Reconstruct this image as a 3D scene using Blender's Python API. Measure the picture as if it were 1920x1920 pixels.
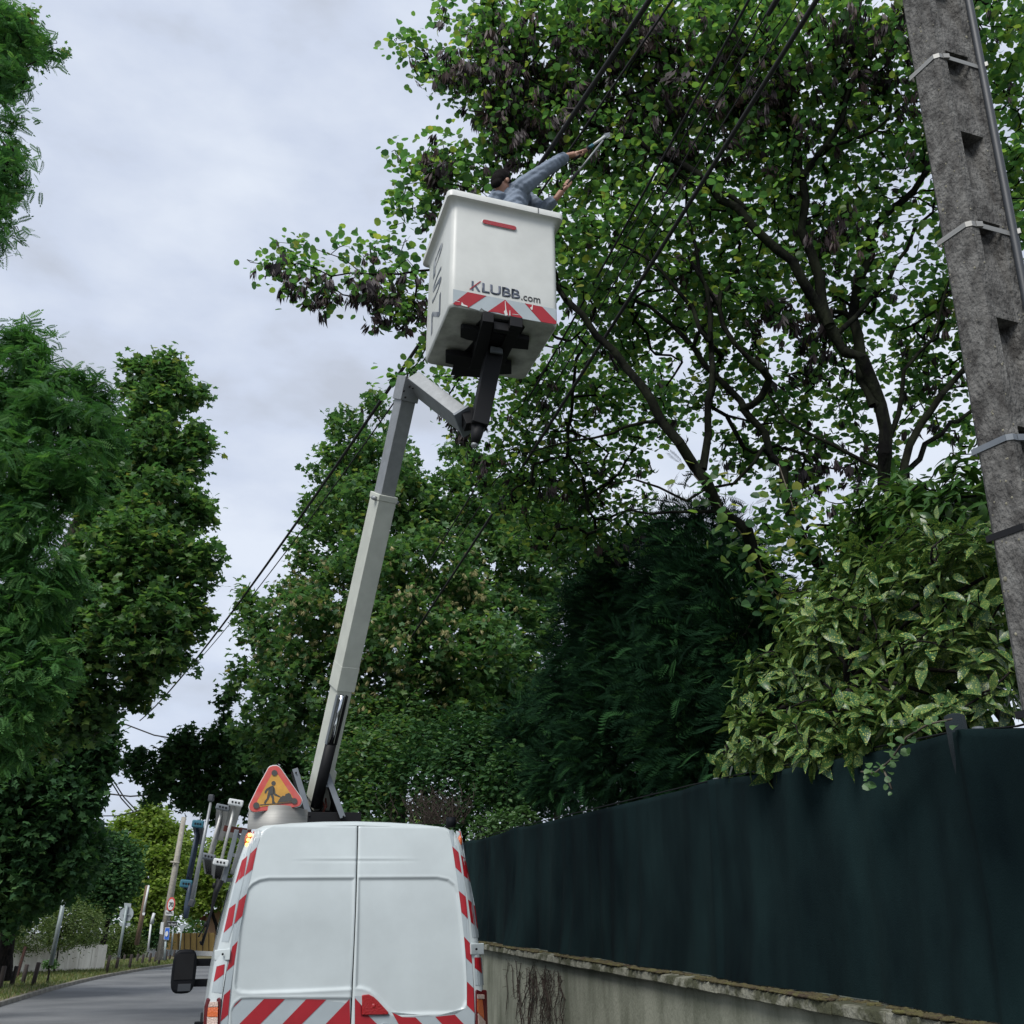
import bpy, bmesh, math, random
import numpy as np
from mathutils import Vector, Matrix

for o in list(bpy.data.objects): bpy.data.objects.remove(o, do_unlink=True)
SC = bpy.context.scene
COL = SC.collection
R = math.radians
random.seed(7)
RNG = np.random.default_rng(11)

# ------------------------------------------------------------------ camera
FPX, CX, CY = 1809.0, 960.0, 960.0
PITCH, EYE = R(24.2), 1.6
cam_d = bpy.data.cameras.new('camera'); cam = bpy.data.objects.new('camera', cam_d); COL.objects.link(cam)
cam.location = (0, 0, EYE); cam.rotation_euler = (R(90) + PITCH, 0, 0)
cam_d.sensor_width = 36; cam_d.lens = FPX / 1920 * 36; cam_d.clip_start = 0.05; cam_d.clip_end = 3000
SC.camera = cam
# ------------------------------------------------------------------ world (overcast sky)
W = bpy.data.worlds.new('World'); SC.world = W; W.use_nodes = True
nt = W.node_tree; nt.nodes.clear()
out = nt.nodes.new('ShaderNodeOutputWorld'); bg = nt.nodes.new('ShaderNodeBackground')
sky = nt.nodes.new('ShaderNodeTexSky'); sky.sky_type = 'NISHITA'; sky.sun_disc = False
SUN_EL, SUN_AZ = R(50), R(205)
sky.sun_elevation = SUN_EL; sky.sun_rotation = SUN_AZ
tc = nt.nodes.new('ShaderNodeTexCoord'); mp = nt.nodes.new('ShaderNodeMapping'); mp.inputs['Scale'].default_value = (1.0, 1.0, 2.2)
mp.inputs['Location'].default_value = (0.35, 0.1, 0.6)
n1 = nt.nodes.new('ShaderNodeTexNoise'); n1.inputs['Scale'].default_value = 2.9; n1.inputs['Detail'].default_value = 7; n1.inputs['Roughness'].default_value = 0.52
cr = nt.nodes.new('ShaderNodeValToRGB')
e = cr.color_ramp.elements
e[0].position = 0.38; e[0].color = (4.9, 5.3, 6.1, 1)
e[1].position = 0.60; e[1].color = (7.0, 7.55, 8.5, 1)
x = cr.color_ramp.elements.new(0.47); x.color = (5.75, 6.35, 7.6, 1)
mx = nt.nodes.new('ShaderNodeMixRGB'); mx.inputs[0].default_value = 0.90
nt.links.new(tc.outputs['Generated'], mp.inputs[0]); nt.links.new(mp.outputs[0], n1.inputs['Vector'])
nt.links.new(n1.outputs['Fac'], cr.inputs[0]); nt.links.new(sky.outputs[0], mx.inputs[1]); nt.links.new(cr.outputs[0], mx.inputs[2])
nt.links.new(mx.outputs[0], bg.inputs[0]); bg.inputs[1].default_value = 0.1
nt.links.new(bg.outputs[0], out.inputs[0])
sl = bpy.data.lights.new('sun', 'SUN'); sl.energy = 2.9; sl.angle = R(25); sl.color = (1, 0.97, 0.93)
so = bpy.data.objects.new('sun', sl); COL.objects.link(so)
sdir = Vector((math.sin(SUN_AZ) * math.cos(SUN_EL), math.cos(SUN_AZ) * math.cos(SUN_EL), math.sin(SUN_EL)))
so.rotation_euler = sdir.to_track_quat('Z', 'Y').to_euler()
SC.view_settings.view_transform = 'Standard'; SC.view_settings.look = 'None'
SC.view_settings.exposure = 0.25; SC.view_settings.gamma = 1; SC.view_settings.use_curve_mapping = False
SC.cycles.max_bounces = 6; SC.cycles.transparent_max_bounces = 6

# ------------------------------------------------------------------ geometry helpers
SP, CP = math.sin(PITCH), math.cos(PITCH)
def ray(px, py):
    u = (px - CX) / FPX; v = (CY - py) / FPX
    return Vector((u, CP - v * SP, SP + v * CP))
def P(px, py, Y):                       # the point at world distance Y seen at photo pixel (px,py)
    d = ray(px, py); t = Y / d.y
    return Vector((d.x * t, Y, EYE + d.z * t))
def proj(A):                            # (N,3) -> pixels, depth
    A = np.asarray(A, float); x, y, z = A[:, 0], A[:, 1], A[:, 2] - EYE
    U = -y * SP + z * CP; F = y * CP + z * SP; F = np.maximum(F, 1e-3)
    return CX + FPX * x / F, CY - FPX * U / F, F
AZ = R(16.1)
AV = Vector((-math.sin(AZ), math.cos(AZ), 0)); BV = Vector((math.cos(AZ), math.sin(AZ), 0))
def AB(a, b, z=0.0): return AV * a + BV * b + Vector((0, 0, z))
def terr(a):                            # the road climbs gently beyond 30 m
    s = max(0.0, a - 35); return 0.0125 * s * s / (s + 5)
def ground(px, py):
    d = ray(px, py); t = 20.0
    for _ in range(60):
        p = Vector((0, 0, EYE)) + d * t
        a = p.dot(AV); z = terr(a)
        t += (p.z - z) / max(0.03, -d.z + 0.028) * 0.5
        t = min(max(t, 3), 160)
    return Vector((0, 0, EYE)) + d * t

class Frame:
    def __init__(s, M): s.M = M; s.I = M.inverted()
    def pix(s, px, py, y=0.0):          # pixel -> local point on the plane local-y = y
        d = s.I.to_3x3() @ ray(px, py); o = s.I @ Vector((0, 0, EYE))
        t = (y - o.y) / d.y; return o + d * t

class MB:
    def __init__(s): s.v = []; s.f = []; s.m = []; s.mi = 0
    def add(s, vs, fs):
        b = len(s.v); s.v += [tuple(p) for p in vs]
        s.f += [tuple(b + i for i in f) for f in fs]; s.m += [s.mi] * len(fs); return s
    def box(s, c, d, M=None):
        cx, cy, cz = c; x, y, z = d[0] / 2, d[1] / 2, d[2] / 2
        vs = [Vector((cx + i * x, cy + j * y, cz + k * z)) for k in (-1, 1) for j in (-1, 1) for i in (-1, 1)]
        if M is not None: vs = [M @ q for q in vs]
        return s.add(vs, [(0, 2, 3, 1), (4, 5, 7, 6), (0, 1, 5, 4), (2, 6, 7, 3), (0, 4, 6, 2), (1, 3, 7, 5)])
    def beam(s, p0, p1, w, h, up=(0, 0, 1), w1=None, h1=None):
        p0, p1 = Vector(p0), Vector(p1); d = (p1 - p0).normalized(); up = Vector(up)
        sx = d.cross(up).normalized(); uz = sx.cross(d).normalized()
        w1 = w1 or w; h1 = h1 or h
        vs = []
        for p, a, b in ((p0, w, h), (p1, w1, h1)):
            for i, j in ((-1, -1), (1, -1), (1, 1), (-1, 1)): vs.append(p + sx * i * a / 2 + uz * j * b / 2)
        return s.add(vs, [(3, 2, 1, 0), (4, 5, 6, 7), (0, 1, 5, 4), (1, 2, 6, 5), (2, 3, 7, 6), (3, 0, 4, 7)])
    def tube(s, pts, rad, k=8, cap=True):
        pts = [Vector(p) for p in pts]; n = len(pts)
        if not hasattr(rad, '__len__'): rad = [rad] * n
        ref = Vector((0, 0, 1)) if abs((pts[-1] - pts[0]).normalized().z) < .9 else Vector((1, 0, 0))
        vs = []
        for i, p in enumerate(pts):
            t = (pts[min(i + 1, n - 1)] - pts[max(i - 1, 0)]).normalized()
            a = t.cross(ref).normalized(); b = t.cross(a)
            for j in range(k):
                g = 2 * math.pi * j / k; vs.append(p + (a * math.cos(g) + b * math.sin(g)) * rad[i])
        fs = [(i * k + j, i * k + (j + 1) % k, (i + 1) * k + (j + 1) % k, (i + 1) * k + j) for i in range(n - 1) for j in range(k)]
        if cap: fs += [tuple(range(k - 1, -1, -1)), tuple((n - 1) * k + j for j in range(k))]
        return s.add(vs, fs)
    def ell(s, c, r, M=None, nu=12, nv=8):
        vs = []; c = Vector(c)
        for i in range(1, nv):
            th = math.pi * i / nv
            for j in range(nu):
                ph = 2 * math.pi * j / nu
                q = Vector((r[0] * math.sin(th) * math.cos(ph), r[1] * math.sin(th) * math.sin(ph), r[2] * math.cos(th)))
                vs.append(c + (M @ q if M is not None else q))
        a = Vector((0, 0, r[2])); 
        top = c + (M @ a if M is not None else a); bot = c - (M @ a if M is not None else a)
        fs = [((i) * nu + j, (i + 1) * nu + j, (i + 1) * nu + (j + 1) % nu, i * nu + (j + 1) % nu) for i in range(nv - 2) for j in range(nu)]
        b = len(vs); vs += [top, bot]
        fs += [(b, j, (j + 1) % nu) for j in range(nu)] + [(b + 1, (nv - 2) * nu + (j + 1) % nu, (nv - 2) * nu + j) for j in range(nu)]
        return s.add(vs, fs)
    def prism(s, poly, off):            # poly: list of 3-D points, thickness vector
        n = len(poly); off = Vector(off); poly = [Vector(p) for p in poly]
        return s.add(poly + [p + off for p in poly], [tuple(range(n)), tuple(range(2 * n - 1, n - 1, -1))] + [(i, i + n, (i + 1) % n + n, (i + 1) % n) for i in range(n)])
    def mesh(s, name, mats, smooth=False):
        me = bpy.data.meshes.new(name); me.from_pydata(s.v, [], s.f)
        for m in (mats if isinstance(mats, (list, tuple)) else [mats]): me.materials.append(m)
        if len(set(s.m)) > 1: me.polygons.foreach_set('material_index', s.m)
        if smooth: me.polygons.foreach_set('use_smooth', [True] * len(s.f))
        me.update(); return me
    def obj(s, name, mats, parent=None, smooth=False, bevel=0, fix=True, seg=2):
        me = s.mesh(name, mats, smooth)
        if fix:
            bm = bmesh.new(); bm.from_mesh(me); bmesh.ops.recalc_face_normals(bm, faces=bm.faces); bm.to_mesh(me); bm.free()
        o = link(name, me, parent)
        if bevel:
            b = o.modifiers.new('bevel', 'BEVEL'); b.width = bevel; b.segments = seg; b.limit_method = 'ANGLE'; b.angle_limit = R(40)
            me.polygons.foreach_set('use_smooth', [True] * len(me.polygons))
            w = o.modifiers.new('wn', 'WEIGHTED_NORMAL'); w.keep_sharp = False
        return o
def link(name, me, parent=None):
    o = bpy.data.objects.new(name, me); COL.objects.link(o)
    if parent: o.parent = parent
    return o
def thing(name, label, cat, loc=(0, 0, 0), rz=0, group=None, M=None):
    o = bpy.data.objects.new(name, None); COL.objects.link(o); o.empty_display_size = 0.2
    if M is not None: o.matrix_world = M
    else: o.location = loc; o.rotation_euler = (0, 0, rz)
    return tag(o, label, cat, group)
def tag(o, label, cat, group=None):
    o['label'] = label; o['category'] = cat
    if group: o['group'] = group
    return o
def structure(o): o['kind'] = 'structure'; return o
def stuff(o): o['kind'] = 'stuff'; return o
def raw_mesh(name, V, F, mat, attrs=None, smooth=False):   # numpy mesh of triangles or quads
    me = bpy.data.meshes.new(name); n, k = F.shape
    me.vertices.add(len(V)); me.vertices.foreach_set('co', np.ascontiguousarray(V, dtype=np.float32).ravel())
    me.loops.add(n * k); me.loops.foreach_set('vertex_index', np.ascontiguousarray(F, dtype=np.int32).ravel())
    me.polygons.add(n); me.polygons.foreach_set('loop_start', np.arange(0, n * k, k, dtype=np.int32))
    me.polygons.foreach_set('loop_total', np.full(n, k, dtype=np.int32))
    if smooth: me.polygons.foreach_set('use_smooth', np.ones(n, dtype=bool))
    me.update(calc_edges=True)
    for nm, typ, arr in (attrs or []):
        a = me.attributes.new(nm, typ, 'POINT')
        a.data.foreach_set('value' if typ == 'FLOAT' else 'vector', np.ascontiguousarray(arr, dtype=np.float32).ravel())
    me.materials.append(mat); return me

# ------------------------------------------------------------------ materials
def mat(name, col, rough=0.6, metal=0.0, noise=0.0, nscale=8.0, bump=0.0, bscale=60.0, col2=None, spec=0.5, coat=0.0, emit=None, estr=0, stretch=None, lo=.38, hi=.66):
    m = bpy.data.materials.new(name); m.use_nodes = True; t = m.node_tree; b = t.nodes['Principled BSDF']
    b.inputs['Base Color'].default_value = (*col, 1); b.inputs['Roughness'].default_value = rough; b.inputs['Metallic'].default_value = metal
    b.inputs['Specular IOR Level'].default_value = spec; b.inputs['Coat Weight'].default_value = coat
    c = t.nodes.new('ShaderNodeTexCoord'); vec = c.outputs['Object']
    if stretch:
        q = t.nodes.new('ShaderNodeMapping'); q.inputs['Scale'].default_value = stretch; t.links.new(vec, q.inputs[0]); vec = q.outputs[0]
    if noise or col2:
        c2 = col2 or tuple(min(1, x * (1 - noise)) for x in col)
        n = t.nodes.new('ShaderNodeTexNoise'); n.inputs['Scale'].default_value = nscale; n.inputs['Detail'].default_value = 8; n.inputs['Roughness'].default_value = .6
        r = t.nodes.new('ShaderNodeValToRGB'); r.color_ramp.elements[0].position = lo; r.color_ramp.elements[1].position = hi
        r.color_ramp.elements[0].color = (*c2, 1); r.color_ramp.elements[1].color = (*col, 1)
        t.links.new(vec, n.inputs['Vector']); t.links.new(n.outputs['Fac'], r.inputs[0]); t.links.new(r.outputs[0], b.inputs['Base Color'])
    if bump:
        n = t.nodes.new('ShaderNodeTexNoise'); n.inputs['Scale'].default_value = bscale; n.inputs['Detail'].default_value = 6
        bp = t.nodes.new('ShaderNodeBump'); bp.inputs['Strength'].default_value = bump; bp.inputs['Distance'].default_value = 0.02
        t.links.new(vec, n.inputs['Vector']); t.links.new(n.outputs['Fac'], bp.inputs['Height']); t.links.new(bp.outputs[0], b.inputs['Normal'])
    if emit: b.inputs['Emission Color'].default_value = (*emit, 1); b.inputs['Emission Strength'].default_value = estr
    return m
def leafmat(name, stops, trans=0.35, rough=0.45, speck=None, spec=0.4):
    m = bpy.data.materials.new(name); m.use_nodes = True; t = m.node_tree; b = t.nodes['Principled BSDF']; o = t.nodes['Material Output']
    a = t.nodes.new('ShaderNodeAttribute'); a.attribute_name = 'rnd'
    r = t.nodes.new('ShaderNodeValToRGB'); el = r.color_ramp.elements
    el[0].position = stops[0][0]; el[0].color = (*stops[0][1], 1); el[1].position = stops[-1][0]; el[1].color = (*stops[-1][1], 1)
    for p, c in stops[1:-1]: q = el.new(p); q.color = (*c, 1)
    t.links.new(a.outputs['Fac'], r.inputs[0]); colr = r.outputs[0]
    if speck:
        u = t.nodes.new('ShaderNodeAttribute'); u.attribute_name = 'luv'
        v = t.nodes.new('ShaderNodeTexVoronoi'); v.inputs['Scale'].default_value = speck[1]
        vr = t.nodes.new('ShaderNodeValToRGB'); vr.color_ramp.elements[0].position = .30; vr.color_ramp.elements[0].color = (1, 1, 1, 1)
        vr.color_ramp.elements[1].position = .46; vr.color_ramp.elements[1].color = (0, 0, 0, 1)
        nz = t.nodes.new('ShaderNodeTexNoise'); nz.inputs['Scale'].default_value = speck[1] * .3
        mu = t.nodes.new('ShaderNodeMath'); mu.operation = 'MULTIPLY'
        nr = t.nodes.new('ShaderNodeValToRGB'); nr.color_ramp.elements[0].position = .36; nr.color_ramp.elements[1].position = .5
        t.links.new(u.outputs['Vector'], v.inputs['Vector']); t.links.new(v.outputs['Distance'], vr.inputs[0])
        t.links.new(u.outputs['Vector'], nz.inputs['Vector']); t.links.new(nz.outputs['Fac'], nr.inputs[0])
        t.links.new(vr.outputs[0], mu.inputs[0]); t.links.new(nr.outputs[0], mu.inputs[1])
        mm = t.nodes.new('ShaderNodeMixRGB'); mm.inputs[2].default_value = (*speck[0], 1)
        t.links.new(mu.outputs[0], mm.inputs[0]); t.links.new(colr, mm.inputs[1]); colr = mm.outputs[0]
    t.links.new(colr, b.inputs['Base Color']); b.inputs['Roughness'].default_value = rough; b.inputs['Specular IOR Level'].default_value = spec
    tr = t.nodes.new('ShaderNodeBsdfTranslucent'); hs = t.nodes.new('ShaderNodeMixRGB'); hs.blend_type = 'MULTIPLY'; hs.inputs[0].default_value = 1
    hs.inputs[2].default_value = (1.12, 1.28, .75, 1)
    t.links.new(colr, hs.inputs[1]); t.links.new(hs.outputs[0], tr.inputs[0])
    ms = t.nodes.new('ShaderNodeMixShader'); ms.inputs[0].default_value = trans
    t.links.new(b.outputs[0], ms.inputs[1]); t.links.new(tr.outputs[0], ms.inputs[2]); t.links.new(ms.outputs[0], o.inputs[0])
    return m
M_ = {}
M_['white'] = mat('white_paint', (.52, .575, .58), .34, coat=.25, noise=.13, nscale=1.6)
M_['gel'] = mat('white_gelcoat', (.60, .615, .585), .42, noise=.10, nscale=3)
M_['geldirty'] = mat('dirty_gelcoat', (.46, .48, .44), .6, noise=.45, nscale=5, bump=.15)
M_['cream'] = mat('cream_boom_paint', (.50, .52, .46), .45, noise=.12, nscale=6)
M_['alu'] = mat('dull_aluminium', (.27, .285, .295), .5, metal=.4, noise=.15, nscale=14)
M_['inox'] = mat('brushed_steel', (.30, .30, .285), .6, metal=.7, noise=.15, nscale=3, stretch=(1, 1, 30))
M_['greymetal'] = mat('grey_plate', (.16, .18, .20), .5, metal=.3, noise=.2)
M_['black'] = mat('black_paint', (.006, .0065, .008), .6, noise=.3, spec=.25)
M_['rubber'] = mat('rubber', (.012, .012, .013), .75)
M_['plastic'] = mat('dark_plastic', (.005, .006, .008), .6, spec=.12)
M_['gap'] = mat('dark_seam', (.03, .035, .04), .8)  # dark fill behind the door gaps, also the rim joint
M_['red'] = mat('red_reflective_film', (.34, .010, .018), .38, noise=.18, nscale=5)
M_['silver'] = mat('silver_reflective_film', (.36, .41, .43), .38, noise=.08, nscale=7)
M_['redlens'] = mat('red_lens', (.30, .008, .010), .12, coat=.6, bump=.35, bscale=90)
M_['housing'] = mat('lamp_housing', (.085, .005, .008), .2, coat=.5)
M_['amber'] = mat('amber_lens', (.55, .12, .03), .15, coat=.6, bump=.5, bscale=80)
M_['clear'] = mat('clear_lens', (.55, .42, .36), .15, coat=.6, bump=.6, bscale=90)
M_['lit'] = mat('lit_amber_led', (.8, .3, .05), .3, emit=(1, .36, .06), estr=7)
M_['glass'] = mat('tinted_glass', (.02, .03, .035), .05, coat=.5)
M_['navy'] = mat('lettering_grey_blue', (.07, .085, .12), .5)
M_['letter'] = mat('black_lettering', (.02, .022, .025), .55)
M_['signred'] = mat('sign_red', (.55, .045, .04), .42, col2=(.50, .12, .10), nscale=14, lo=.3, hi=.7)
M_['signyel'] = mat('sign_yellow', (.62, .33, .06), .45, noise=.25, nscale=9)
M_['signblk'] = mat('sign_black', (.06, .06, .055), .5)
M_['signwht'] = mat('sign_white', (.55, .57, .57), .45)
M_['signgrey'] = mat('sign_back_grey', (.30, .34, .36), .55, metal=.2, noise=.1)
M_['signblue'] = mat('sign_blue', (.03, .12, .48), .45)
M_['pipe'] = mat('grey_pipe', (.028, .033, .040), .55)
M_['teal'] = mat('blue_plastic', (.025, .12, .17), .5)
M_['fiber'] = mat('dark_blue_glassfibre', (.02, .035, .06), .55)
M_['concrete'] = mat('pole_concrete', (.185, .182, .172), .95, col2=(.055, .053, .05), nscale=17, bump=1.0, bscale=70, lo=.36, hi=.70, stretch=(1, 1, .6), spec=.2)
M_['farconcrete'] = mat('far_pole_concrete', (.34, .32, .27), .9, noise=.3)
M_['wood'] = mat('creosoted_wood', (.16, .11, .07), .85, noise=.4, stretch=(6, 6, .6))
M_['bollard'] = mat('dark_wood_bollard', (.045, .035, .03), .85, noise=.5, stretch=(8, 8, 1))
M_['bark'] = mat('dark_bark', (.028, .024, .022), .95, col2=(.008, .008, .008), nscale=14, bump=.9, bscale=30, stretch=(1, 1, .3), spec=.1)
M_['mossbark'] = mat('mossy_bark', (.017, .020, .012), .95, col2=(.004, .004, .004), nscale=7, bump=.9, bscale=30, stretch=(1, 1, .35), spec=.08)
M_['palebark'] = mat('pale_bark', (.13, .11, .085), .9, col2=(.06, .05, .04), nscale=8, bump=.6, bscale=20)
M_['render'] = None
M_['skin'] = mat('skin', (.36, .19, .13), .5, noise=.15, nscale=20)
M_['sweater'] = mat('blue_grey_sweatshirt', (.17, .21, .27), .9, noise=.12, nscale=30, bump=.25, bscale=250)
M_['trousers'] = mat('dark_trousers', (.03, .035, .05), .9)
M_['hair'] = mat('dark_hair', (.009, .008, .008), .85, bump=.6, bscale=180, spec=.1)
M_['hose'] = mat('red_hose', (.12, .02, .01), .6)
M_['chrome'] = mat('chrome_rod', (.65, .67, .7), .15, metal=1)
# ------------------------------------------------------------------ ground, road, verge
M_['asphalt'] = mat('asphalt', (.155, .16, .16), .8, col2=(.08, .085, .088), nscale=.28, bump=.35, bscale=140, stretch=(1, 1, 1))
M_['grass'] = mat('verge_grass', (.085, .10, .03), .95, col2=(.12, .085, .045), nscale=1.3, bump=.6, bscale=25)
M_['soil'] = mat('ground_soil', (.05, .06, .025), .95, col2=(.03, .035, .018), nscale=.4, bump=.6, bscale=10)
M_['kerb'] = mat('kerb_stone', (.19, .18, .15), .9, noise=.4, nscale=3, bump=.4)
M_['pave'] = mat('pavement_asphalt', (.12, .12, .12), .85, noise=.3, nscale=1, bump=.4, bscale=90)
def left_edge(a):
    if a < 36: return -5.5
    return -5.5 + 0.0028 * (a - 36) ** 2
def right_edge(a): return 2.45 if a < 38 else 2.45 + 0.0028 * (a - 38) ** 2
def strip(name, f0, f1, a0, a1, dz, m, na=90, nb=6, dz1=None):
    mb = MB(); vs = []
    for i in range(na + 1):
        a = a0 + (a1 - a0) * i / na
        for j in range(nb + 1):
            s = j / nb; b = f0(a) * (1 - s) + f1(a) * s
            z = terr(a) + dz + ((dz1 - dz) * s if dz1 is not None else 0)
            vs.append(AB(a, b, z))
    mb.add(vs, [(i * (nb + 1) + j, i * (nb + 1) + j + 1, (i + 1) * (nb + 1) + j + 1, (i + 1) * (nb + 1) + j) for i in range(na) for j in range(nb)])
    return structure(mb.obj(name, m, fix=False, smooth=True))
g = strip('ground', lambda a: -420, lambda a: 420, -60, 900, -0.12, M_['soil'], na=240, nb=40)
strip('road', left_edge, right_edge, -12, 100, 0.0, M_['asphalt'])
strip('verge', lambda a: left_edge(a) - 5.5, lambda a: left_edge(a) - .14, 2, 100, 0.22, M_['grass'], nb=8, dz1=0.11)
strip('pavement', lambda a: right_edge(a) + .14, lambda a: right_edge(a) + 1.35, -12, 100, 0.115, M_['pave'], nb=2)
def kerb(name, f, a0, a1, side, fixed=1.0):     # individual kerb stones
    me = MB().box((0, .48, 0), (.13, .96, .26)).mesh('kerb_stone', M_['kerb'])
    b = bmesh.new(); b.from_mesh(me); bmesh.ops.bevel(b, geom=b.edges[:], offset=.015, segments=1, affect='EDGES'); b.to_mesh(me); b.free()
    root = bpy.data.objects.new(name, None); COL.objects.link(root); structure(root)
    a = a0; n = 0
    while a < a1 and n < 290:
        p = AB(a, f(a) + side * .07, terr(a) + .0); q = AB(a + 1, f(a + 1) + side * .07, terr(a + 1))
        o = link('kerb_stone', me, root); d = q - p
        o.location = p + Vector((0, 0, random.uniform(-.008, .008))); o.rotation_euler = (math.atan2(d.z, d.xy.length), 0, math.atan2(-d.x, d.y)); a += 1.0; n += 1
kerb('kerb', left_edge, 6, 90, -1)
kerb('pavement_kerb', right_edge, 0, 40, 1)

# grass tufts and fallen leaves on the verge: nobody could count them
def blades(name, cnt, reg, m, h=(.05, .16)):
    V = []; A = RNG.uniform(reg[0], reg[1], cnt); s = RNG.uniform(0, 1, cnt)
    hh = RNG.uniform(*h, cnt); an = RNG.uniform(0, 6.28, cnt)
    base = np.array([tuple(AB(a, left_edge(a) - .2 - t * 4.5, terr(a) + .11 + .1 * t)) for a, t in zip(A, s)])
    dx = np.stack([np.cos(an), np.sin(an), np.zeros(cnt)], 1) * .02
    lean = np.stack([RNG.normal(0, .4, cnt), RNG.normal(0, .4, cnt), np.ones(cnt)], 1) * hh[:, None]
    V = np.stack([base - dx, base + dx, base + lean], 1).reshape(-1, 3)
    F = np.arange(cnt * 3).reshape(-1, 3)
    me = raw_mesh(name, V, F, m, [('rnd', 'FLOAT', np.repeat(RNG.uniform(0, 1, cnt), 3))])
    return stuff(link(name, me))
M_['blade'] = leafmat('grass_blades', [(0, (.05, .09, .02)), (.6, (.10, .14, .03)), (1, (.20, .17, .07))], .2)
gr = blades('verge_grass_tufts', 26000, (14, 80), M_['blade']); tag(gr, 'short scruffy grass and fallen leaves on the verge behind the kerb', 'grass')

# ------------------------------------------------------------------ leaves
def half(ring, tris):                    # mirror a half leaf about the midrib
    n = len(ring); v = list(ring) + [(x, -y, z) for x, y, z in ring]
    return np.array(v, float), np.array(list(tris) + [(a + n, c + n, b + n) for a, b, c in tris])
LEAF = {}
LEAF['round'] = half([(0, 0, 0), (.05, .30, .05), (.38, .52, .10), (.80, .36, .05), (1, 0, -.06), (.5, 0, 0)], [(0, 5, 1), (1, 5, 2), (2, 5, 3), (3, 5, 4)])
LEAF['maple'] = half([(0, 0, 0), (-.08, .38, .02), (.25, .30, .05), (.52, .58, .02), (.60, .26, .05), (1.0, 0, -.05), (.35, 0, 0)], [(0, 6, 2), (0, 2, 1), (2, 6, 4), (2, 4, 3), (4, 6, 5)])
LEAF['oval'] = half([(0, 0, 0), (.35, .26, .05), (.75, .2, .03), (1, 0, -.04)], [(0, 3, 1), (1, 3, 2)])
def lance():
    st = [(0, .02), (.22, .13), (.45, .20), (.62, .19), (.80, .11), (1.0, 0.0)]
    v = []; t = []
    for i, (x, w) in enumerate(st):
        zb = -.32 * x * x
        v += [(x, 0, zb), (x, w, zb + .22 * w), (x, -w, zb + .22 * w)]
    for i in range(len(st) - 1):
        a, b = 3 * i, 3 * i + 3
        t += [(a, b, b + 1), (a, b + 1, a + 1), (a, b + 2, b), (a, a + 2, b + 2)]
    return np.array(v, float), np.array(t)
LEAF['lance'] = lance()
def frond(npair, ll, lw, droop, spread=1.15, tip=True, lift=0):
    v = []; t = []
    def q(x, y, z, dx, dy, L, w):
        b = len(v); n = (-dy, dx)
        v.extend([(x, y, z), (x + dx * L * .5 + n[0] * w, y + dy * L * .5 + n[1] * w, z - .03), (x + dx * L, y + dy * L, z - .10 * L + lift * L), (x + dx * L * .5 - n[0] * w, y + dy * L * .5 - n[1] * w, z - .03)])
        t.extend([(b, b + 1, b + 2), (b, b + 2, b + 3)])
    for i in range(npair):
        x = .12 + .84 * i / npair; z = -droop * x * x
        for sgn in (1, -1):
            L = ll * (1 - .35 * abs(2 * x - .9)); q(x, 0, z, math.cos(spread), sgn * math.sin(spread), L, lw)
    if tip: q(.93, 0, -droop * .86, 1, 0, ll, lw)
    b = len(v); v += [(0, .008, 0), (0, -.008, 0), (.95, 0, -droop * .9)]; t += [(b, b + 1, b + 2)]
    return np.array(v, float), np.array(t)
LEAF['frond'] = frond(8, .26, .055, .25)
LEAF['spray'] = frond(7, .50, .016, .35, spread=.48, lift=.15)
LEAF['pinspray'] = frond(5, .5, .05, .15, spread=.5)
def pods():
    v = []; t = []; r = random.Random(3)
    for i in range(12):
        a = r.uniform(0, 6.28); x = .2 * math.cos(a); y = .16 * math.sin(a); z = -r.uniform(.0, .25); L = r.uniform(.5, .95)
        ex = x + r.uniform(-.18, .18); ey = y + r.uniform(-.18, .18); w = .07; an = r.uniform(0, 3.14); wx, wy = w * math.cos(an), w * math.sin(an)
        b = len(v); v += [(x, y, z), ((x + ex) / 2 + wx, (y + ey) / 2 + wy, z - L * .5), (ex, ey, z - L), ((x + ex) / 2 - wx, (y + ey) / 2 - wy, z - L * .5)]
        t += [(b, b + 1, b + 2), (b, b + 2, b + 3)]
    v = np.array(v, float); return np.stack([-v[:, 2], v[:, 1], v[:, 0]], 1), np.array(t)     # length axis = x
LEAF['pods'] = pods()

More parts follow.
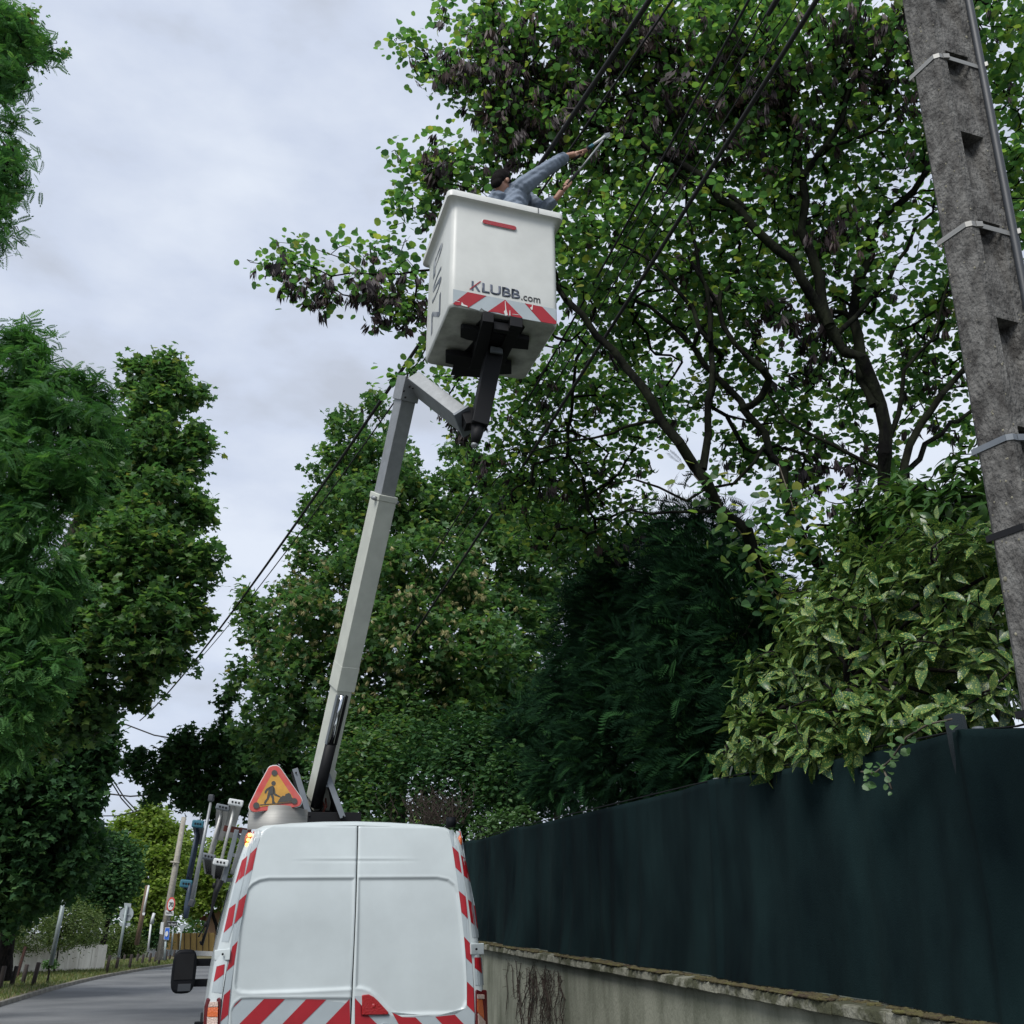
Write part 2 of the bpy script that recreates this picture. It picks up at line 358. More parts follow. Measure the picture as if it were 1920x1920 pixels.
def frames(D, N):
    D = D / (np.linalg.norm(D, axis=1, keepdims=True) + 1e-9)
    N = N - (N * D).sum(1, keepdims=True) * D; N = N / (np.linalg.norm(N, axis=1, keepdims=True) + 1e-9)
    return D, np.cross(N, D), N
def leaves(name, kind, pos, D, N, size, rnd, m, parent, pick=0, isstuff=True, pname='leaf'):
    """one mesh of real leaves; the `pick` leaves that show largest become objects of their own"""
    tv, tt = LEAF[kind]; D, S, N = frames(D, N)
    n = len(pos); keep = np.ones(n, bool)
    if pick:
        px, py, z = proj(pos); ins = (px > 8) & (px < 1912) & (py > 8) & (py < 1912)
        sc = np.where(ins, size / z, 0); idx = np.argsort(-sc)[:pick]; idx = idx[ins[idx]]; keep[idx] = False
        var = []
        for k in range(8):
            q = (k + .5) / 8
            var.append(raw_mesh(pname, tv, tt, m, [('rnd', 'FLOAT', np.full(len(tv), q)), ('luv', 'FLOAT_VECTOR', tv + k * 3.1)]))
        for i in idx:
            o = link(pname, var[min(7, int(rnd[i] * 8))], parent)
            M = Matrix([[D[i][r], S[i][r], N[i][r], 0] for r in range(3)] + [[0, 0, 0, 1]])
            M = M @ Matrix.Scale(float(size[i]), 4); M.translation = Vector(pos[i])
            if parent: M = parent.matrix_world.inverted() @ M
            o.matrix_basis = M
    pos, D, S, N, size, rnd = pos[keep], D[keep], S[keep], N[keep], size[keep], rnd[keep]
    n = len(pos); k = len(tv)
    jit = 1 + RNG.normal(0, .10, (n, 1, 1))
    V = pos[:, None, :] + size[:, None, None] * (tv[None, :, 0:1] * D[:, None, :] + tv[None, :, 1:2] * S[:, None, :] * jit + tv[None, :, 2:3] * N[:, None, :] * (1 + RNG.normal(0, .8, (n, 1, 1))))
    F = (tt[None] + (np.arange(n) * k)[:, None, None]).reshape(-1, 3)
    luv = (tv[None] + (np.arange(n) % 97)[:, None, None] * 3.1).reshape(-1, 3)
    me = raw_mesh(name, V.reshape(-1, 3), F, m, [('rnd', 'FLOAT', np.repeat(rnd, k)), ('luv', 'FLOAT_VECTOR', luv)])
    if parent: me.transform(parent.matrix_world.inverted())
    o = link(name, me, parent)
    if isstuff: stuff(o)
    return o

# ------------------------------------------------------------------ trees
def blob(px, py, Y, rpx, sy=1.0, sz=1.0, depth=None):
    c = P(px, py, Y); _, _, z = proj([c]); r = rpx * float(z[0]) / FPX
    return (np.array(c), np.array([r, (depth or r * sy), r * sz]))
def sample(blobs, n, rng, shell=0.0):
    w = np.array([b[1][0] * b[1][2] + .3 * b[1].prod() for b in blobs]); w = w / w.sum()
    k = rng.choice(len(blobs), n, p=w); d = rng.normal(0, 1, (n, 3)); d /= np.linalg.norm(d, axis=1, keepdims=True)
    r = rng.uniform(shell, 1, n) ** (1 / 2.2)
    C = np.array([b[0] for b in blobs])[k]; Rr = np.array([b[1] for b in blobs])[k]
    return C + d * r[:, None] * Rr, d, k
class Skel:
    def __init__(s, cap=60000):
        s.p = np.zeros((cap, 3)); s.par = np.full(cap, -1); s.r = np.zeros(cap); s.d = np.zeros((cap, 3)); s.n = 0; s.trunk = 0
    def node(s, p, par, r=0.0):
        i = s.n; s.p[i] = p; s.par[i] = par; s.r[i] = r
        if par >= 0:
            d = s.p[i] - s.p[par]; s.d[i] = d / (np.linalg.norm(d) + 1e-9)
        else: s.d[i] = (0, 0, 1)
        s.n += 1; return i
    def limb(s, pts, r0, r1, start=None, wob=.03, rng=RNG, step=.22):
        pts = [np.array(p, float) for p in pts]
        # catmull-rom
        q = [pts[0]] + pts + [pts[-1]]; out = []
        for i in range(1, len(q) - 2):
            L = np.linalg.norm(q[i + 1] - q[i]); m = max(2, int(L / step))
            for j in range(m):
                t = j / m
                out.append(.5 * ((2 * q[i]) + (-q[i - 1] + q[i + 1]) * t + (2 * q[i - 1] - 5 * q[i] + 4 * q[i + 1] - q[i + 2]) * t * t + (-q[i - 1] + 3 * q[i] - 3 * q[i + 1] + q[i + 2]) * t ** 3))
        out.append(pts[-1])
        par = start if start is not None else -1
        if start is None and s.n:
            d = np.linalg.norm(s.p[:s.n] - out[0], axis=1); par = int(d.argmin())
        for i, p in enumerate(out):
            t = i / (len(out) - 1); r = r0 * (1 - t) + r1 * t
            if par < 0 or i > 0 or np.linalg.norm(s.p[par] - p) > .02:
                par = s.node(p + rng.normal(0, wob, 3) * (0 < i < len(out) - 1), par, r)
        return par
    def grow(s, A, rng, seg=.28, up=.25, maxl=9):
        d0 = np.full(len(A), 1e9)
        base = s.p[:s.n]
        for i in range(0, len(base), 8):
            d0 = np.minimum(d0, np.linalg.norm(A - base[i], axis=1))
        for i in np.argsort(d0):
            a = A[i]; v = a - s.p[:s.n]; L = np.linalg.norm(v, axis=1)
            al = (v * s.d[:s.n]).sum(1) / (L + 1e-6)
            k = int((L * (1.25 - .35 * al)).argmin()); q = s.p[k]; l = L[k]
            if l < .05: continue
            m = max(2, int(l / seg)); c = q + s.d[k] * l * .4 + np.array([0, 0, up * l * .25]); par = k
            for j in range(1, m + 1):
                t = j / m; p = (1 - t) ** 2 * q + 2 * t * (1 - t) * c + t * t * a
                if j < m: p = p + rng.normal(0, .02 + .03 * l / m, 3)
                par = s.node(p, par)
    def finish(s, tip=.004, pw=2.2):
        n = s.n; acc = np.zeros(n); ch = np.zeros(n, int)
        for i in range(n - 1, 0, -1):
            p = s.par[i]
            if ch[i] == 0: acc[i] = tip ** pw
            if p >= 0: acc[p] += acc[i]; ch[p] += 1
        acc[acc == 0] = tip ** pw
        s.ntip = np.maximum(1, acc / tip ** pw); s.man = s.r[:n].copy()
        s.r[:n] = np.where(s.r[:n] > 0, s.r[:n], acc ** (1 / pw))
        for i in range(1, n):
            p = s.par[i]
            if p >= 0 and s.r[i] > s.r[p]: s.r[i] = s.r[p]
    def tubes(s, name, m, parent, rmin=0.0, lo=0, hi=1e9, k=6, flare=None):
        n = s.n; i = np.arange(n); i = i[(s.par[:n] >= 0) & (s.r[:n] >= lo) & (s.r[:n] < hi)]
        a = s.p[s.par[i]]; b = s.p[i]; rb = np.maximum(s.r[i], rmin); ra = np.maximum(np.minimum(s.r[s.par[i]], rb * 1.5), rmin)
        da = s.d[s.par[i]]; db = s.d[i]; same = (da * db).sum(1) > .5; da = np.where(same[:, None], da, db)
        def basis(d):
            ref = np.where(np.abs(d[:, 2:3]) < .8, np.array([[0, 0, 1.]]), np.array([[1., 0, 0]]))
            x = np.cross(d, ref); x /= np.linalg.norm(x, axis=1, keepdims=True); return x, np.cross(d, x)
        xb, yb = basis(db); xa = xb - (xb * da).sum(1, keepdims=True) * da; xa /= np.linalg.norm(xa, axis=1, keepdims=True); ya = np.cross(da, xa)
        g = np.arange(k) * 2 * math.pi / k; cg, sg = np.cos(g)[None, :, None], np.sin(g)[None, :, None]
        Va = a[:, None] + ra[:, None, None] * (cg * xa[:, None] + sg * ya[:, None]); Vb = b[:, None] + rb[:, None, None] * (cg * xb[:, None] + sg * yb[:, None])
        V = np.concatenate([Va, Vb], 1).reshape(-1, 3); j = np.arange(k); jn = (j + 1) % k
        F = (np.stack([j, jn, jn + k, j + k], 1)[None] + (np.arange(len(i)) * 2 * k)[:, None, None]).reshape(-1, 4)
        me = raw_mesh(name, V, F, m, smooth=True)
        if parent: me.transform(parent.matrix_world.inverted())
        return link(name, me, parent)
    def twig_points(s, n, rng, maxtip=2.5, jit=.05):
        i = np.arange(1, s.n); i = i[(s.par[i] >= 0) & (s.ntip[i] <= maxtip) & (s.man[i] == 0)]
        L = np.linalg.norm(s.p[i] - s.p[s.par[i]], axis=1); k = rng.choice(i, n, p=L / L.sum()); t = rng.uniform(0, 1, n)[:, None]
        return s.p[s.par[k]] * (1 - t) + s.p[k] * t + rng.normal(0, jit, (n, 3)), s.d[k]
def rdirs(n, rng, flat=.35):
    a = rng.uniform(0, 6.283, n); return np.stack([np.cos(a), np.sin(a), rng.normal(-.15, flat, n)], 1)
def tree(name, label, cat, base, trunks, blobs, natt, nleaf, kind, size, m, bark, rng, pick=0, group=None, tilt=.55, jit=.06, maxtip=2.5,
         tip=.005, seg=.28, up=.25, rminpx=0, extra=None, droop=0, flat=.35, stray=0, split=.035, rbias=0, crown='crown'):
    root = thing(name, label, cat, tuple(base), group=group); bpy.context.view_layer.update()
    S = Skel()
    for pts, r0, r1 in trunks: S.limb(pts, r0, r1, start=None if S.n else -1, rng=rng)
    A, _, _ = sample(blobs, natt, rng); S.grow(A, rng, seg=seg, up=up); S.finish(tip)
    S.tubes('trunk', bark, root, lo=split, k=9)
    S.tubes('branches', bark, root, hi=split, k=4)
    pos, d = S.twig_points(nleaf, rng, maxtip, jit)
    D = rdirs(nleaf, rng, flat) + d * .5 + np.array([0, 0, -droop]); N = np.array([0, 0, 1.]) + rng.normal(0, tilt, (nleaf, 3))
    sz = rng.uniform(size[0], size[1], nleaf); rnd = np.clip(rng.beta(2.2, 2.2, nleaf) + rbias, 0, .999)
    leaves(crown, kind, pos, D, N, sz, rnd, m, root, pick=pick, isstuff=bool(pick))
    if extra: extra(S, root, rng)
    return root, S
LM = {}
LM['judas'] = leafmat('judas_tree_leaf', [(0, (.045, .115, .052)), (.40, (.092, .200, .075)), (.72, (.16, .28, .07)), (.92, (.30, .36, .08)), (1, (.45, .38, .08))], .60, .40)
LM['pod'] = leafmat('dry_pod', [(0, (.014, .009, .012)), (.7, (.035, .022, .025)), (1, (.075, .045, .04))], .12, .6)
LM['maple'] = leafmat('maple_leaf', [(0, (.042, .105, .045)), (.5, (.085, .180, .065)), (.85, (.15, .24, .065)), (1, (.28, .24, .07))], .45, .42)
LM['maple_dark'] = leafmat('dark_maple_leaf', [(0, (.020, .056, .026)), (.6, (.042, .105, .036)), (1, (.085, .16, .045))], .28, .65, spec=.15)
LM['tan'] = leafmat('dry_samaras', [(0, (.20, .20, .085)), (1, (.32, .29, .13))], .2, .6)
LM['robinia'] = leafmat('locust_frond', [(0, (.032, .095, .040)), (.6, (.075, .19, .055)), (1, (.14, .27, .07))], .42, .55, spec=.2)
LM['cypress'] = leafmat('cypress_spray', [(0, (.005, .018, .009)), (.55, (.013, .045, .019)), (.88, (.045, .13, .040)), (1, (.09, .20, .055))], .12, .8, spec=.08)
LM['bright'] = leafmat('yellow_green_leaf', [(0, (.10, .17, .03)), (.5, (.17, .26, .04)), (1, (.27, .33, .07))], .4, .5)  # yellow-green leaf colours of the trees at the bend
LM['aucuba'] = leafmat('spotted_laurel_leaf', [(0, (.022, .070, .026)), (.55, (.046, .120, .036)), (1, (.13, .21, .06))], .16, .34, speck=((.36, .40, .10), 17), spec=.35)
LM['vine'] = leafmat('vine_leaf', [(0, (.06, .14, .05)), (1, (.11, .20, .07))], .35, .45)
LM['hedge'] = leafmat('hedge_leaf', [(0, (.05, .09, .025)), (.6, (.09, .14, .03)), (1, (.15, .19, .05))], .25, .5)
# ------------------------------------------------------------------ wall, coping and screen fence on the right
def Bp(px, py, b):                       # point seen at the pixel, at lateral distance b from the road axis
    d = ray(px, py); return Vector((0, 0, EYE)) + d * (b / d.dot(BV))
def line_fit(pts, b):
    q = [Bp(x, y, b) for x, y in pts]; a = [p.dot(AV) for p in q]; z = [p.z for p in q]
    k = np.polyfit(a, z, 1); return lambda s: float(k[0] * s + k[1])
WB = 3.70
cap_z = line_fit([(935, 1775), (1280, 1832), (1640, 1893)], WB - .05)
ft = sorted([(Bp(x, y, WB + .14).dot(AV), Bp(x, y, WB + .14).z) for x, y in [(880, 1577), (965, 1552), (1340, 1462), (1560, 1418), (1790, 1372), (1915, 1362)]])
def fence_z(a): return float(np.interp(a, [f[0] for f in ft], [f[1] for f in ft])) + (0.03 * max(0, a - ft[-1][0]))
M_['render'] = mat('stained_render', (.25, .26, .205), .92, col2=(.11, .12, .085), nscale=1.5, bump=.6, bscale=45, stretch=(1.8, 1.8, .6), lo=.34, hi=.6)
M_['coping'] = mat('mossy_coping', (.19, .19, .15), .9, col2=(.045, .048, .024), nscale=5, bump=.8, bscale=40, lo=.46, hi=.58)
wall = thing('garden_wall', 'rendered concrete wall with mossy coping along the right pavement under the dark screen', 'wall', tuple(AB(8, WB + .1, 0)), rz=AZ)
bpy.context.view_layer.update(); WI = wall.matrix_world.inverted()
mb = MB(); NA = 60
vs = []
for i in range(NA + 1):
    a = .8 + 31 * i / NA; z1 = cap_z(a) - .07
    for b, z in ((WB, -.1), (WB, z1), (WB + .2, z1), (WB + .2, -.1)): vs.append(WI @ AB(a, b, z))
mb.add(vs, [(4 * i + j, 4 * i + (j + 1) % 4, 4 * i + 4 + (j + 1) % 4, 4 * i + 4 + j) for i in range(NA) for j in range(4)] + [(0, 1, 2, 3), (4 * NA + 3, 4 * NA + 2, 4 * NA + 1, 4 * NA)])
mb.obj('wall_body', M_['render'], wall)
a = .8; r = random.Random(4); k = 0
while a < 30:
    L = r.uniform(.46, .54); z0, z1 = cap_z(a), cap_z(a + L); m = MB(); pr = [(-.06 - r.uniform(0, .012), -.068), (-.055, -.004), (.10, .012), (.25, -.002), (.25, -.068)]
    v = []
    for aa, zz in ((a + .004, z0), (a + L - .004, z1)):
        for b, z in pr: v.append(WI @ AB(aa, WB + b, zz + z + r.uniform(-.004, .004)))
    m.add(v, [(0, 1, 2, 3, 4), (9, 8, 7, 6, 5)] + [(j, (j + 1) % 5, (j + 1) % 5 + 5, j + 5) for j in range(5)])
    m.obj('coping_stone', M_['coping'], wall, bevel=.006, seg=1); a += L
# moss and leaf litter lying on the coping
mb = MB()
for i in range(4200):
    a = 2.5 + 14 * r.random() ** .9; b = WB + (-.055 + .2 * r.random() ** 1.6)
    dens = math.sin(a * 2.1) + math.sin(a * 5.3 + 1) + .5 * math.sin(a * 13)
    if dens < -.9 and b < WB + .04: continue
    s = r.uniform(.006, .022); mb.ell(AB(a, b, cap_z(a) + .004 + s * .15), (s * 1.5, s * 1.3, s * r.uniform(.35, .7)), nu=6, nv=4)
M_['moss'] = mat('moss_and_litter', (.10, .095, .03), .98, col2=(.05, .035, .02), nscale=9, bump=.8, bscale=90)
o = stuff(mb.obj('moss', M_['moss'], smooth=True, fix=False)); tag(o, 'brown green moss and litter lying on the wall coping', 'moss')
# dried creeper stems hanging down the wall
M_['dry'] = mat('dry_stems', (.038, .026, .02), .9, noise=.4)
root = thing('dried_creeper', 'dead brown creeper stems hanging on the wall just right of the van', 'creeper', tuple(AB(10.5, WB - .03, .2)))
for g_, (pxc, wd, n) in enumerate([(975, 14, 8), (1000, 9, 16), (1027, 9, 16), (1046, 5, 5)]):
    mb = MB()
    for i in range(n):
        px = r.gauss(pxc, wd * .7); y0 = 1800 + (px - 960) * .17 + r.uniform(0, 25); pts = []; y = y0
        for j in range(r.randint(5, 11)):
            p = Bp(px, y, WB - .012 - .012 * r.random()); pts.append(p); px += r.gauss(0, 3); y += r.uniform(9, 20)
        mb.tube(pts, r.uniform(.0025, .006), k=4)
        for q in pts:
            for _ in range(2):
                d = Vector((r.gauss(0, .04), -r.random() * .02, r.gauss(-.02, .03))); mb.tube([q, q + d], .002, k=3)
    mb.obj('stem', M_['dry'], root, fix=False)
for o in root.children: o.data.transform(Matrix.Translation(-root.location))

# screen fence: cloth on posts
M_['cloth'] = mat('dark_green_screen_cloth', (.0090, .0215, .0225), .97, col2=(.0016, .0050, .0066), nscale=1.1, bump=.35, bscale=220, stretch=(1.2, 1.2, .45), spec=.08, lo=.34, hi=.66)
M_['cloth_post'] = mat('cloth_wrap', (.005, .012, .016), .95, bump=.4, bscale=120)
fence = thing('screen_fence', 'tall dark green privacy screen cloth stretched between posts above the wall', 'fence', tuple(AB(8, WB + .14, 1.6)), rz=AZ)
bpy.context.view_layer.update(); FI = fence.matrix_world.inverted()
post_a = [Bp(1845, 1500, WB + .14).dot(AV), Bp(1345, 1600, WB + .14).dot(AV), Bp(965, 1600, WB + .14).dot(AV)]
post_a += [post_a[2] + 2.6, post_a[2] + 5.2, post_a[2] + 7.8, post_a[0] - 1.4]; post_a.sort()
na, nz = 620, 34; A_ = np.linspace(post_a[0] - .6, 24, na); V = []
rs = np.random.default_rng(5)
ph = rs.uniform(0, 6.28, 40); fr = rs.uniform(2, 24, 40); am = .010 / (1 + fr * .2)
for a in A_:
    zt = fence_z(a); zb = cap_z(a) + .02; dp = min(abs(a - p) for p in post_a)
    near = math.exp(-(dp / .05) ** 2); fold = math.exp(-(dp / .25) ** 2)
    sag = .03 * min(1, dp / .6)
    for k in range(nz + 1):
        t = k / nz; z = zb + (zt - sag - zb) * t
        w = float((am * np.sin(fr * (a + .10 * (1 - t)) + ph + 2.0 * t)).sum())
        b = WB + .13 + w * (.5 + .5 * (1 - t)) - .045 * near + .02 * fold * math.sin(9 * a + 3 * t) - .05 * (1 - t) ** 3 * (1 + math.sin(3 * a))
        V.append(FI @ AB(a, b, z))
    # the cloth folds back over the top wire
    V.append(FI @ AB(a, WB + .155, zt - sag + .012)); V.append(FI @ AB(a, WB + .19, zt - sag - .02)); V.append(FI @ AB(a, WB + .20, zt - sag - .22 - .03 * math.sin(a * 7)))
c = nz + 4; F = [(i * c + j, i * c + j + 1, (i + 1) * c + j + 1, (i + 1) * c + j) for i in range(na - 1) for j in range(c - 1)]
MB().add(V, F).obj('cloth', M_['cloth'], fence, smooth=True, fix=False)
for p in post_a:
    MB().tube([FI @ AB(p, WB + .19, .6), FI @ AB(p, WB + .19, fence_z(p) + .02)], .03, k=10).obj('post', M_['greymetal'], fence, smooth=True)
pa = Bp(1800, 1400, WB + .17).dot(AV)
m = MB(); top = fence_z(pa) + .10
m.tube([FI @ AB(pa, WB + .17, top - .9), FI @ AB(pa, WB + .17, top - .2), FI @ AB(pa, WB + .17, top - .01), FI @ AB(pa, WB + .17, top)], [.045, .055, .055, .035], k=14)
m.obj('wrapped_post_head', M_['cloth_post'], fence, smooth=True)
MB().tube([FI @ AB(a, WB + .15, fence_z(a) + .004) for a in np.linspace(post_a[0] - .5, 23, 40)], .006, k=6).obj('top_wire', M_['black'], fence, smooth=True)

# ------------------------------------------------------------------ shrubs and trees behind the fence
def blobB(px, py, b, rpx, **k):
    return blob(px, py, Bp(px, py, b).y, rpx, **k)
rg = np.random.default_rng(21)
# variegated laurel: shoots that end in whorls of big spotted leaves
def laurel(name, label, base, blobs, nshoot, m, pick):
    root = thing(name, label, 'shrub', tuple(base)); bpy.context.view_layer.update()
    A, d, k = sample(blobs, nshoot * 3, rg, shell=.55)
    cen = np.array([b[0] for b in blobs]); rad = np.array([b[1] for b in blobs])
    ins = np.zeros(len(A), int)
    for c_, r_ in zip(cen, rad): ins += (((A - c_) / r_) ** 2).sum(1) < .45
    A = A[ins == 0][:nshoot]; d = d[ins == 0][:nshoot]
    S = Skel(); b0 = np.array(base); top = cen.mean(0); S.limb([b0, b0 * .5 + top * .5, top], .05, .02, start=-1, rng=rg)
    for c_ in cen: S.limb([top, (top + c_) / 2 + (0, 0, .05), c_], .02, .012, rng=rg)
    S.grow(A, rg, seg=.2, up=.35); S.finish(.004)
    S.tubes('stem', M_['bark'], root, k=5)
    ax = d * .8 + np.array([0, 0, .75]); ax /= np.linalg.norm(ax, axis=1, keepdims=True)
    pos, D, N, sz = [], [], [], []
    for p, u in zip(A, ax):
        h = np.cross(u, rg.normal(0, 1, 3)); h /= np.linalg.norm(h); h2 = np.cross(u, h); n = rg.integers(7, 11); o0 = rg.uniform(0, 6.28)
        for j in range(n):
            lvl = j / n; an = o0 + j * 2.4; el = .95 - 1.25 * lvl + rg.normal(0, .15)
            dd = (h * math.cos(an) + h2 * math.sin(an)) * math.cos(el) + u * math.sin(el) + np.array([0, 0, -.22])
            pos.append(p - u * .14 * lvl + rg.normal(0, .01, 3)); D.append(dd); N.append(u + rg.normal(0, .2, 3)); sz.append(rg.uniform(.10, .215) * (.75 + .35 * lvl))
    n = len(pos); leaves('foliage', 'lance', np.array(pos), np.array(D), np.array(N), np.array(sz), np.clip(rg.beta(2, 2, n), 0, .999), m, root, pick=pick)
    return root
laurel('spotted_laurel', 'bushy spotted laurel with big yellow-flecked leaves hanging over the dark screen fence', AB(5.3, 4.9, 0),
       [blobB(1600, 1215, 4.35, 150), blobB(1745, 1120, 4.55, 150), blobB(1480, 1310, 4.2, 110), blobB(1390, 1380, 3.95, 55), blobB(1800, 1260, 4.35, 125), blobB(1450, 1385, 3.85, 62), blobB(1540, 1375, 3.85, 70), blobB(1360, 1400, 3.9, 40), blobB(1620, 1360, 3.85, 60), blobB(1700, 1330, 3.95, 60),
        blobB(1640, 1330, 4.15, 90), blobB(1530, 1170, 4.5, 85), blobB(1850, 1080, 4.5, 110), blobB(1640, 1110, 4.7, 100), blobB(1480, 1360, 4.1, 70), blobB(1740, 1300, 4.15, 75)], 520, LM['aucuba'], 300)
laurel('green_laurel', 'darker plain green laurel rising behind the spotted one beside the concrete pole', AB(6.2, 6.6, 0),
       [blobB(1760, 990, 5.6, 110), blobB(1830, 930, 5.7, 90), blobB(1680, 960, 5.8, 80), blobB(1780, 1060, 5.3, 90), blobB(1620, 1010, 5.8, 60)], 300, leafmat('green_laurel_leaf', [(0, (.03, .075, .025)), (.6, (.055, .13, .03)), (1, (.13, .19, .04))], .2, .28), 120)

# judas tree
def G(px, py, Y): return tuple(P(px, py, Y))
jb = P(1600, 1400, 9.4); jb = (jb.x, jb.y, 0.0)
T = [([jb, G(1560, 1250, 9.12), G(1470, 1120, 9.02), G(1415, 1030, 8.92), G(1300, 880, 8.72), G(1245, 780, 8.62), G(1150, 660, 8.82), G(1060, 560, 8.82), G(960, 480, 8.92)], 0.117, 0.026),
     ([G(1318, 880, 8.72), G(1328, 760, 8.72), G(1333, 620, 8.72), G(1310, 470, 8.62), G(1270, 330, 8.52)], 0.043, 0.011),
     ([jb, G(1590, 1200, 9.42), G(1510, 1030, 9.42), G(1445, 850, 9.32), G(1385, 755, 9.22), G(1320, 690, 9.22), G(1265, 610, 9.12), G(1180, 560, 9.02)], 0.109, 0.026),
     ([G(1392, 765, 9.22), G(1432, 735, 9.02), G(1425, 695, 8.92), G(1375, 640, 8.82), G(1345, 570, 8.72), G(1290, 480, 8.62)], 0.055, 0.019),
     ([jb, G(1690, 1100, 9.02), G(1665, 900, 8.92), G(1635, 720, 8.72), G(1555, 610, 8.62), G(1480, 490, 8.42), G(1385, 390, 8.32), G(1250, 290, 8.32), G(1130, 240, 8.62), G(1020, 190, 8.82), G(930, 120, 8.92)], 0.129, 0.013),
     ([G(1555, 610, 8.62), G(1530, 520, 8.52), G(1510, 430, 8.42), G(1505, 330, 8.22), G(1550, 270, 8.02), G(1600, 150, 7.82)], 0.066, 0.022),
     ([G(1550, 275, 8.02), G(1640, 240, 7.92), G(1720, 180, 7.82)], 0.027, 0.009),
     ([G(1505, 330, 8.22), G(1470, 200, 8.12), G(1440, 60, 7.92), G(1420, -120, 7.72)], 0.035, 0.011),
     ([G(1640, 760, 8.82), G(1600, 600, 8.92), G(1640, 450, 8.72), G(1750, 300, 8.62), G(1850, 150, 8.32)], 0.066, 0.022),
     ([G(1680, 930, 8.92), G(1720, 800, 9.02), G(1810, 690, 9.02), G(1900, 590, 8.92), G(2000, 480, 8.72)], 0.047, 0.015),
     ([G(1700, 900, 9.02), G(1780, 790, 9.32), G(1880, 740, 9.52)], 0.035, 0.015),
     ([G(960, 480, 8.92), G(830, 500, 9.02), G(700, 520, 9.02), G(560, 500, 9.02), G(470, 492, 9.02)], 0.023, 0.005),
     ([G(700, 520, 9.02), G(620, 470, 9.12), G(530, 455, 9.12)], 0.008, 0.004),
     ([G(1250, 790, 8.62), G(1180, 800, 8.92), G(1080, 830, 9.52), G(980, 850, 9.82)], 0.023, 0.007),
     ([G(1260, 960, 9.32), G(1180, 960, 9.62), G(1100, 1000, 10.12)], 0.016, 0.006),
     ([G(1130, 240, 8.62), G(1010, 150, 8.52), G(900, 110, 8.62), G(780, 90, 8.82)], 0.020, 0.005),
     ([G(1060, 560, 8.82), G(930, 400, 8.82), G(830, 330, 8.82), G(750, 300, 8.82)], 0.020, 0.005),
     ([G(1505, 330, 8.22), G(1560, 260, 8.12), G(1580, 170, 8.02), G(1660, 90, 7.92), G(1700, -30, 7.82)], 0.039, 0.013), ([G(1500, 300, 8.22), G(1470, 190, 8.22), G(1505, 80, 8.12)], 0.027, 0.011),
     ([G(1400, 390, 8.32), G(1300, 340, 8.42), G(1230, 270, 8.42), G(1170, 180, 8.42), G(1120, 60, 8.32)], 0.031, 0.011), ([G(1330, 640, 8.72), G(1270, 540, 8.72), G(1190, 470, 8.72), G(1100, 440, 8.72)], 0.031, 0.011),
     ([G(1560, 640, 8.72), G(1640, 560, 8.72), G(1720, 430, 8.62), G(1780, 330, 8.52)], 0.035, 0.011), ([G(1430, 840, 9.22), G(1380, 900, 9.22), G(1280, 930, 9.32), G(1200, 900, 9.52), G(1120, 930, 9.62)], 0.023, 0.007),
     ([G(1655, 880, 8.92), G(1560, 840, 9.02), G(1470, 780, 9.12), G(1440, 700, 9.12)], 0.027, 0.009), ([G(1655, 860, 8.92), G(1700, 700, 8.82), G(1760, 600, 8.82), G(1790, 480, 8.72)], 0.031, 0.011)]
def back_(x, y, Y, r): return (x, y, Y + (2.3 if 800 < x < 1210 and y > 690 else 1.0 if 1000 < x < 1320 and y > 540 else 0), r)
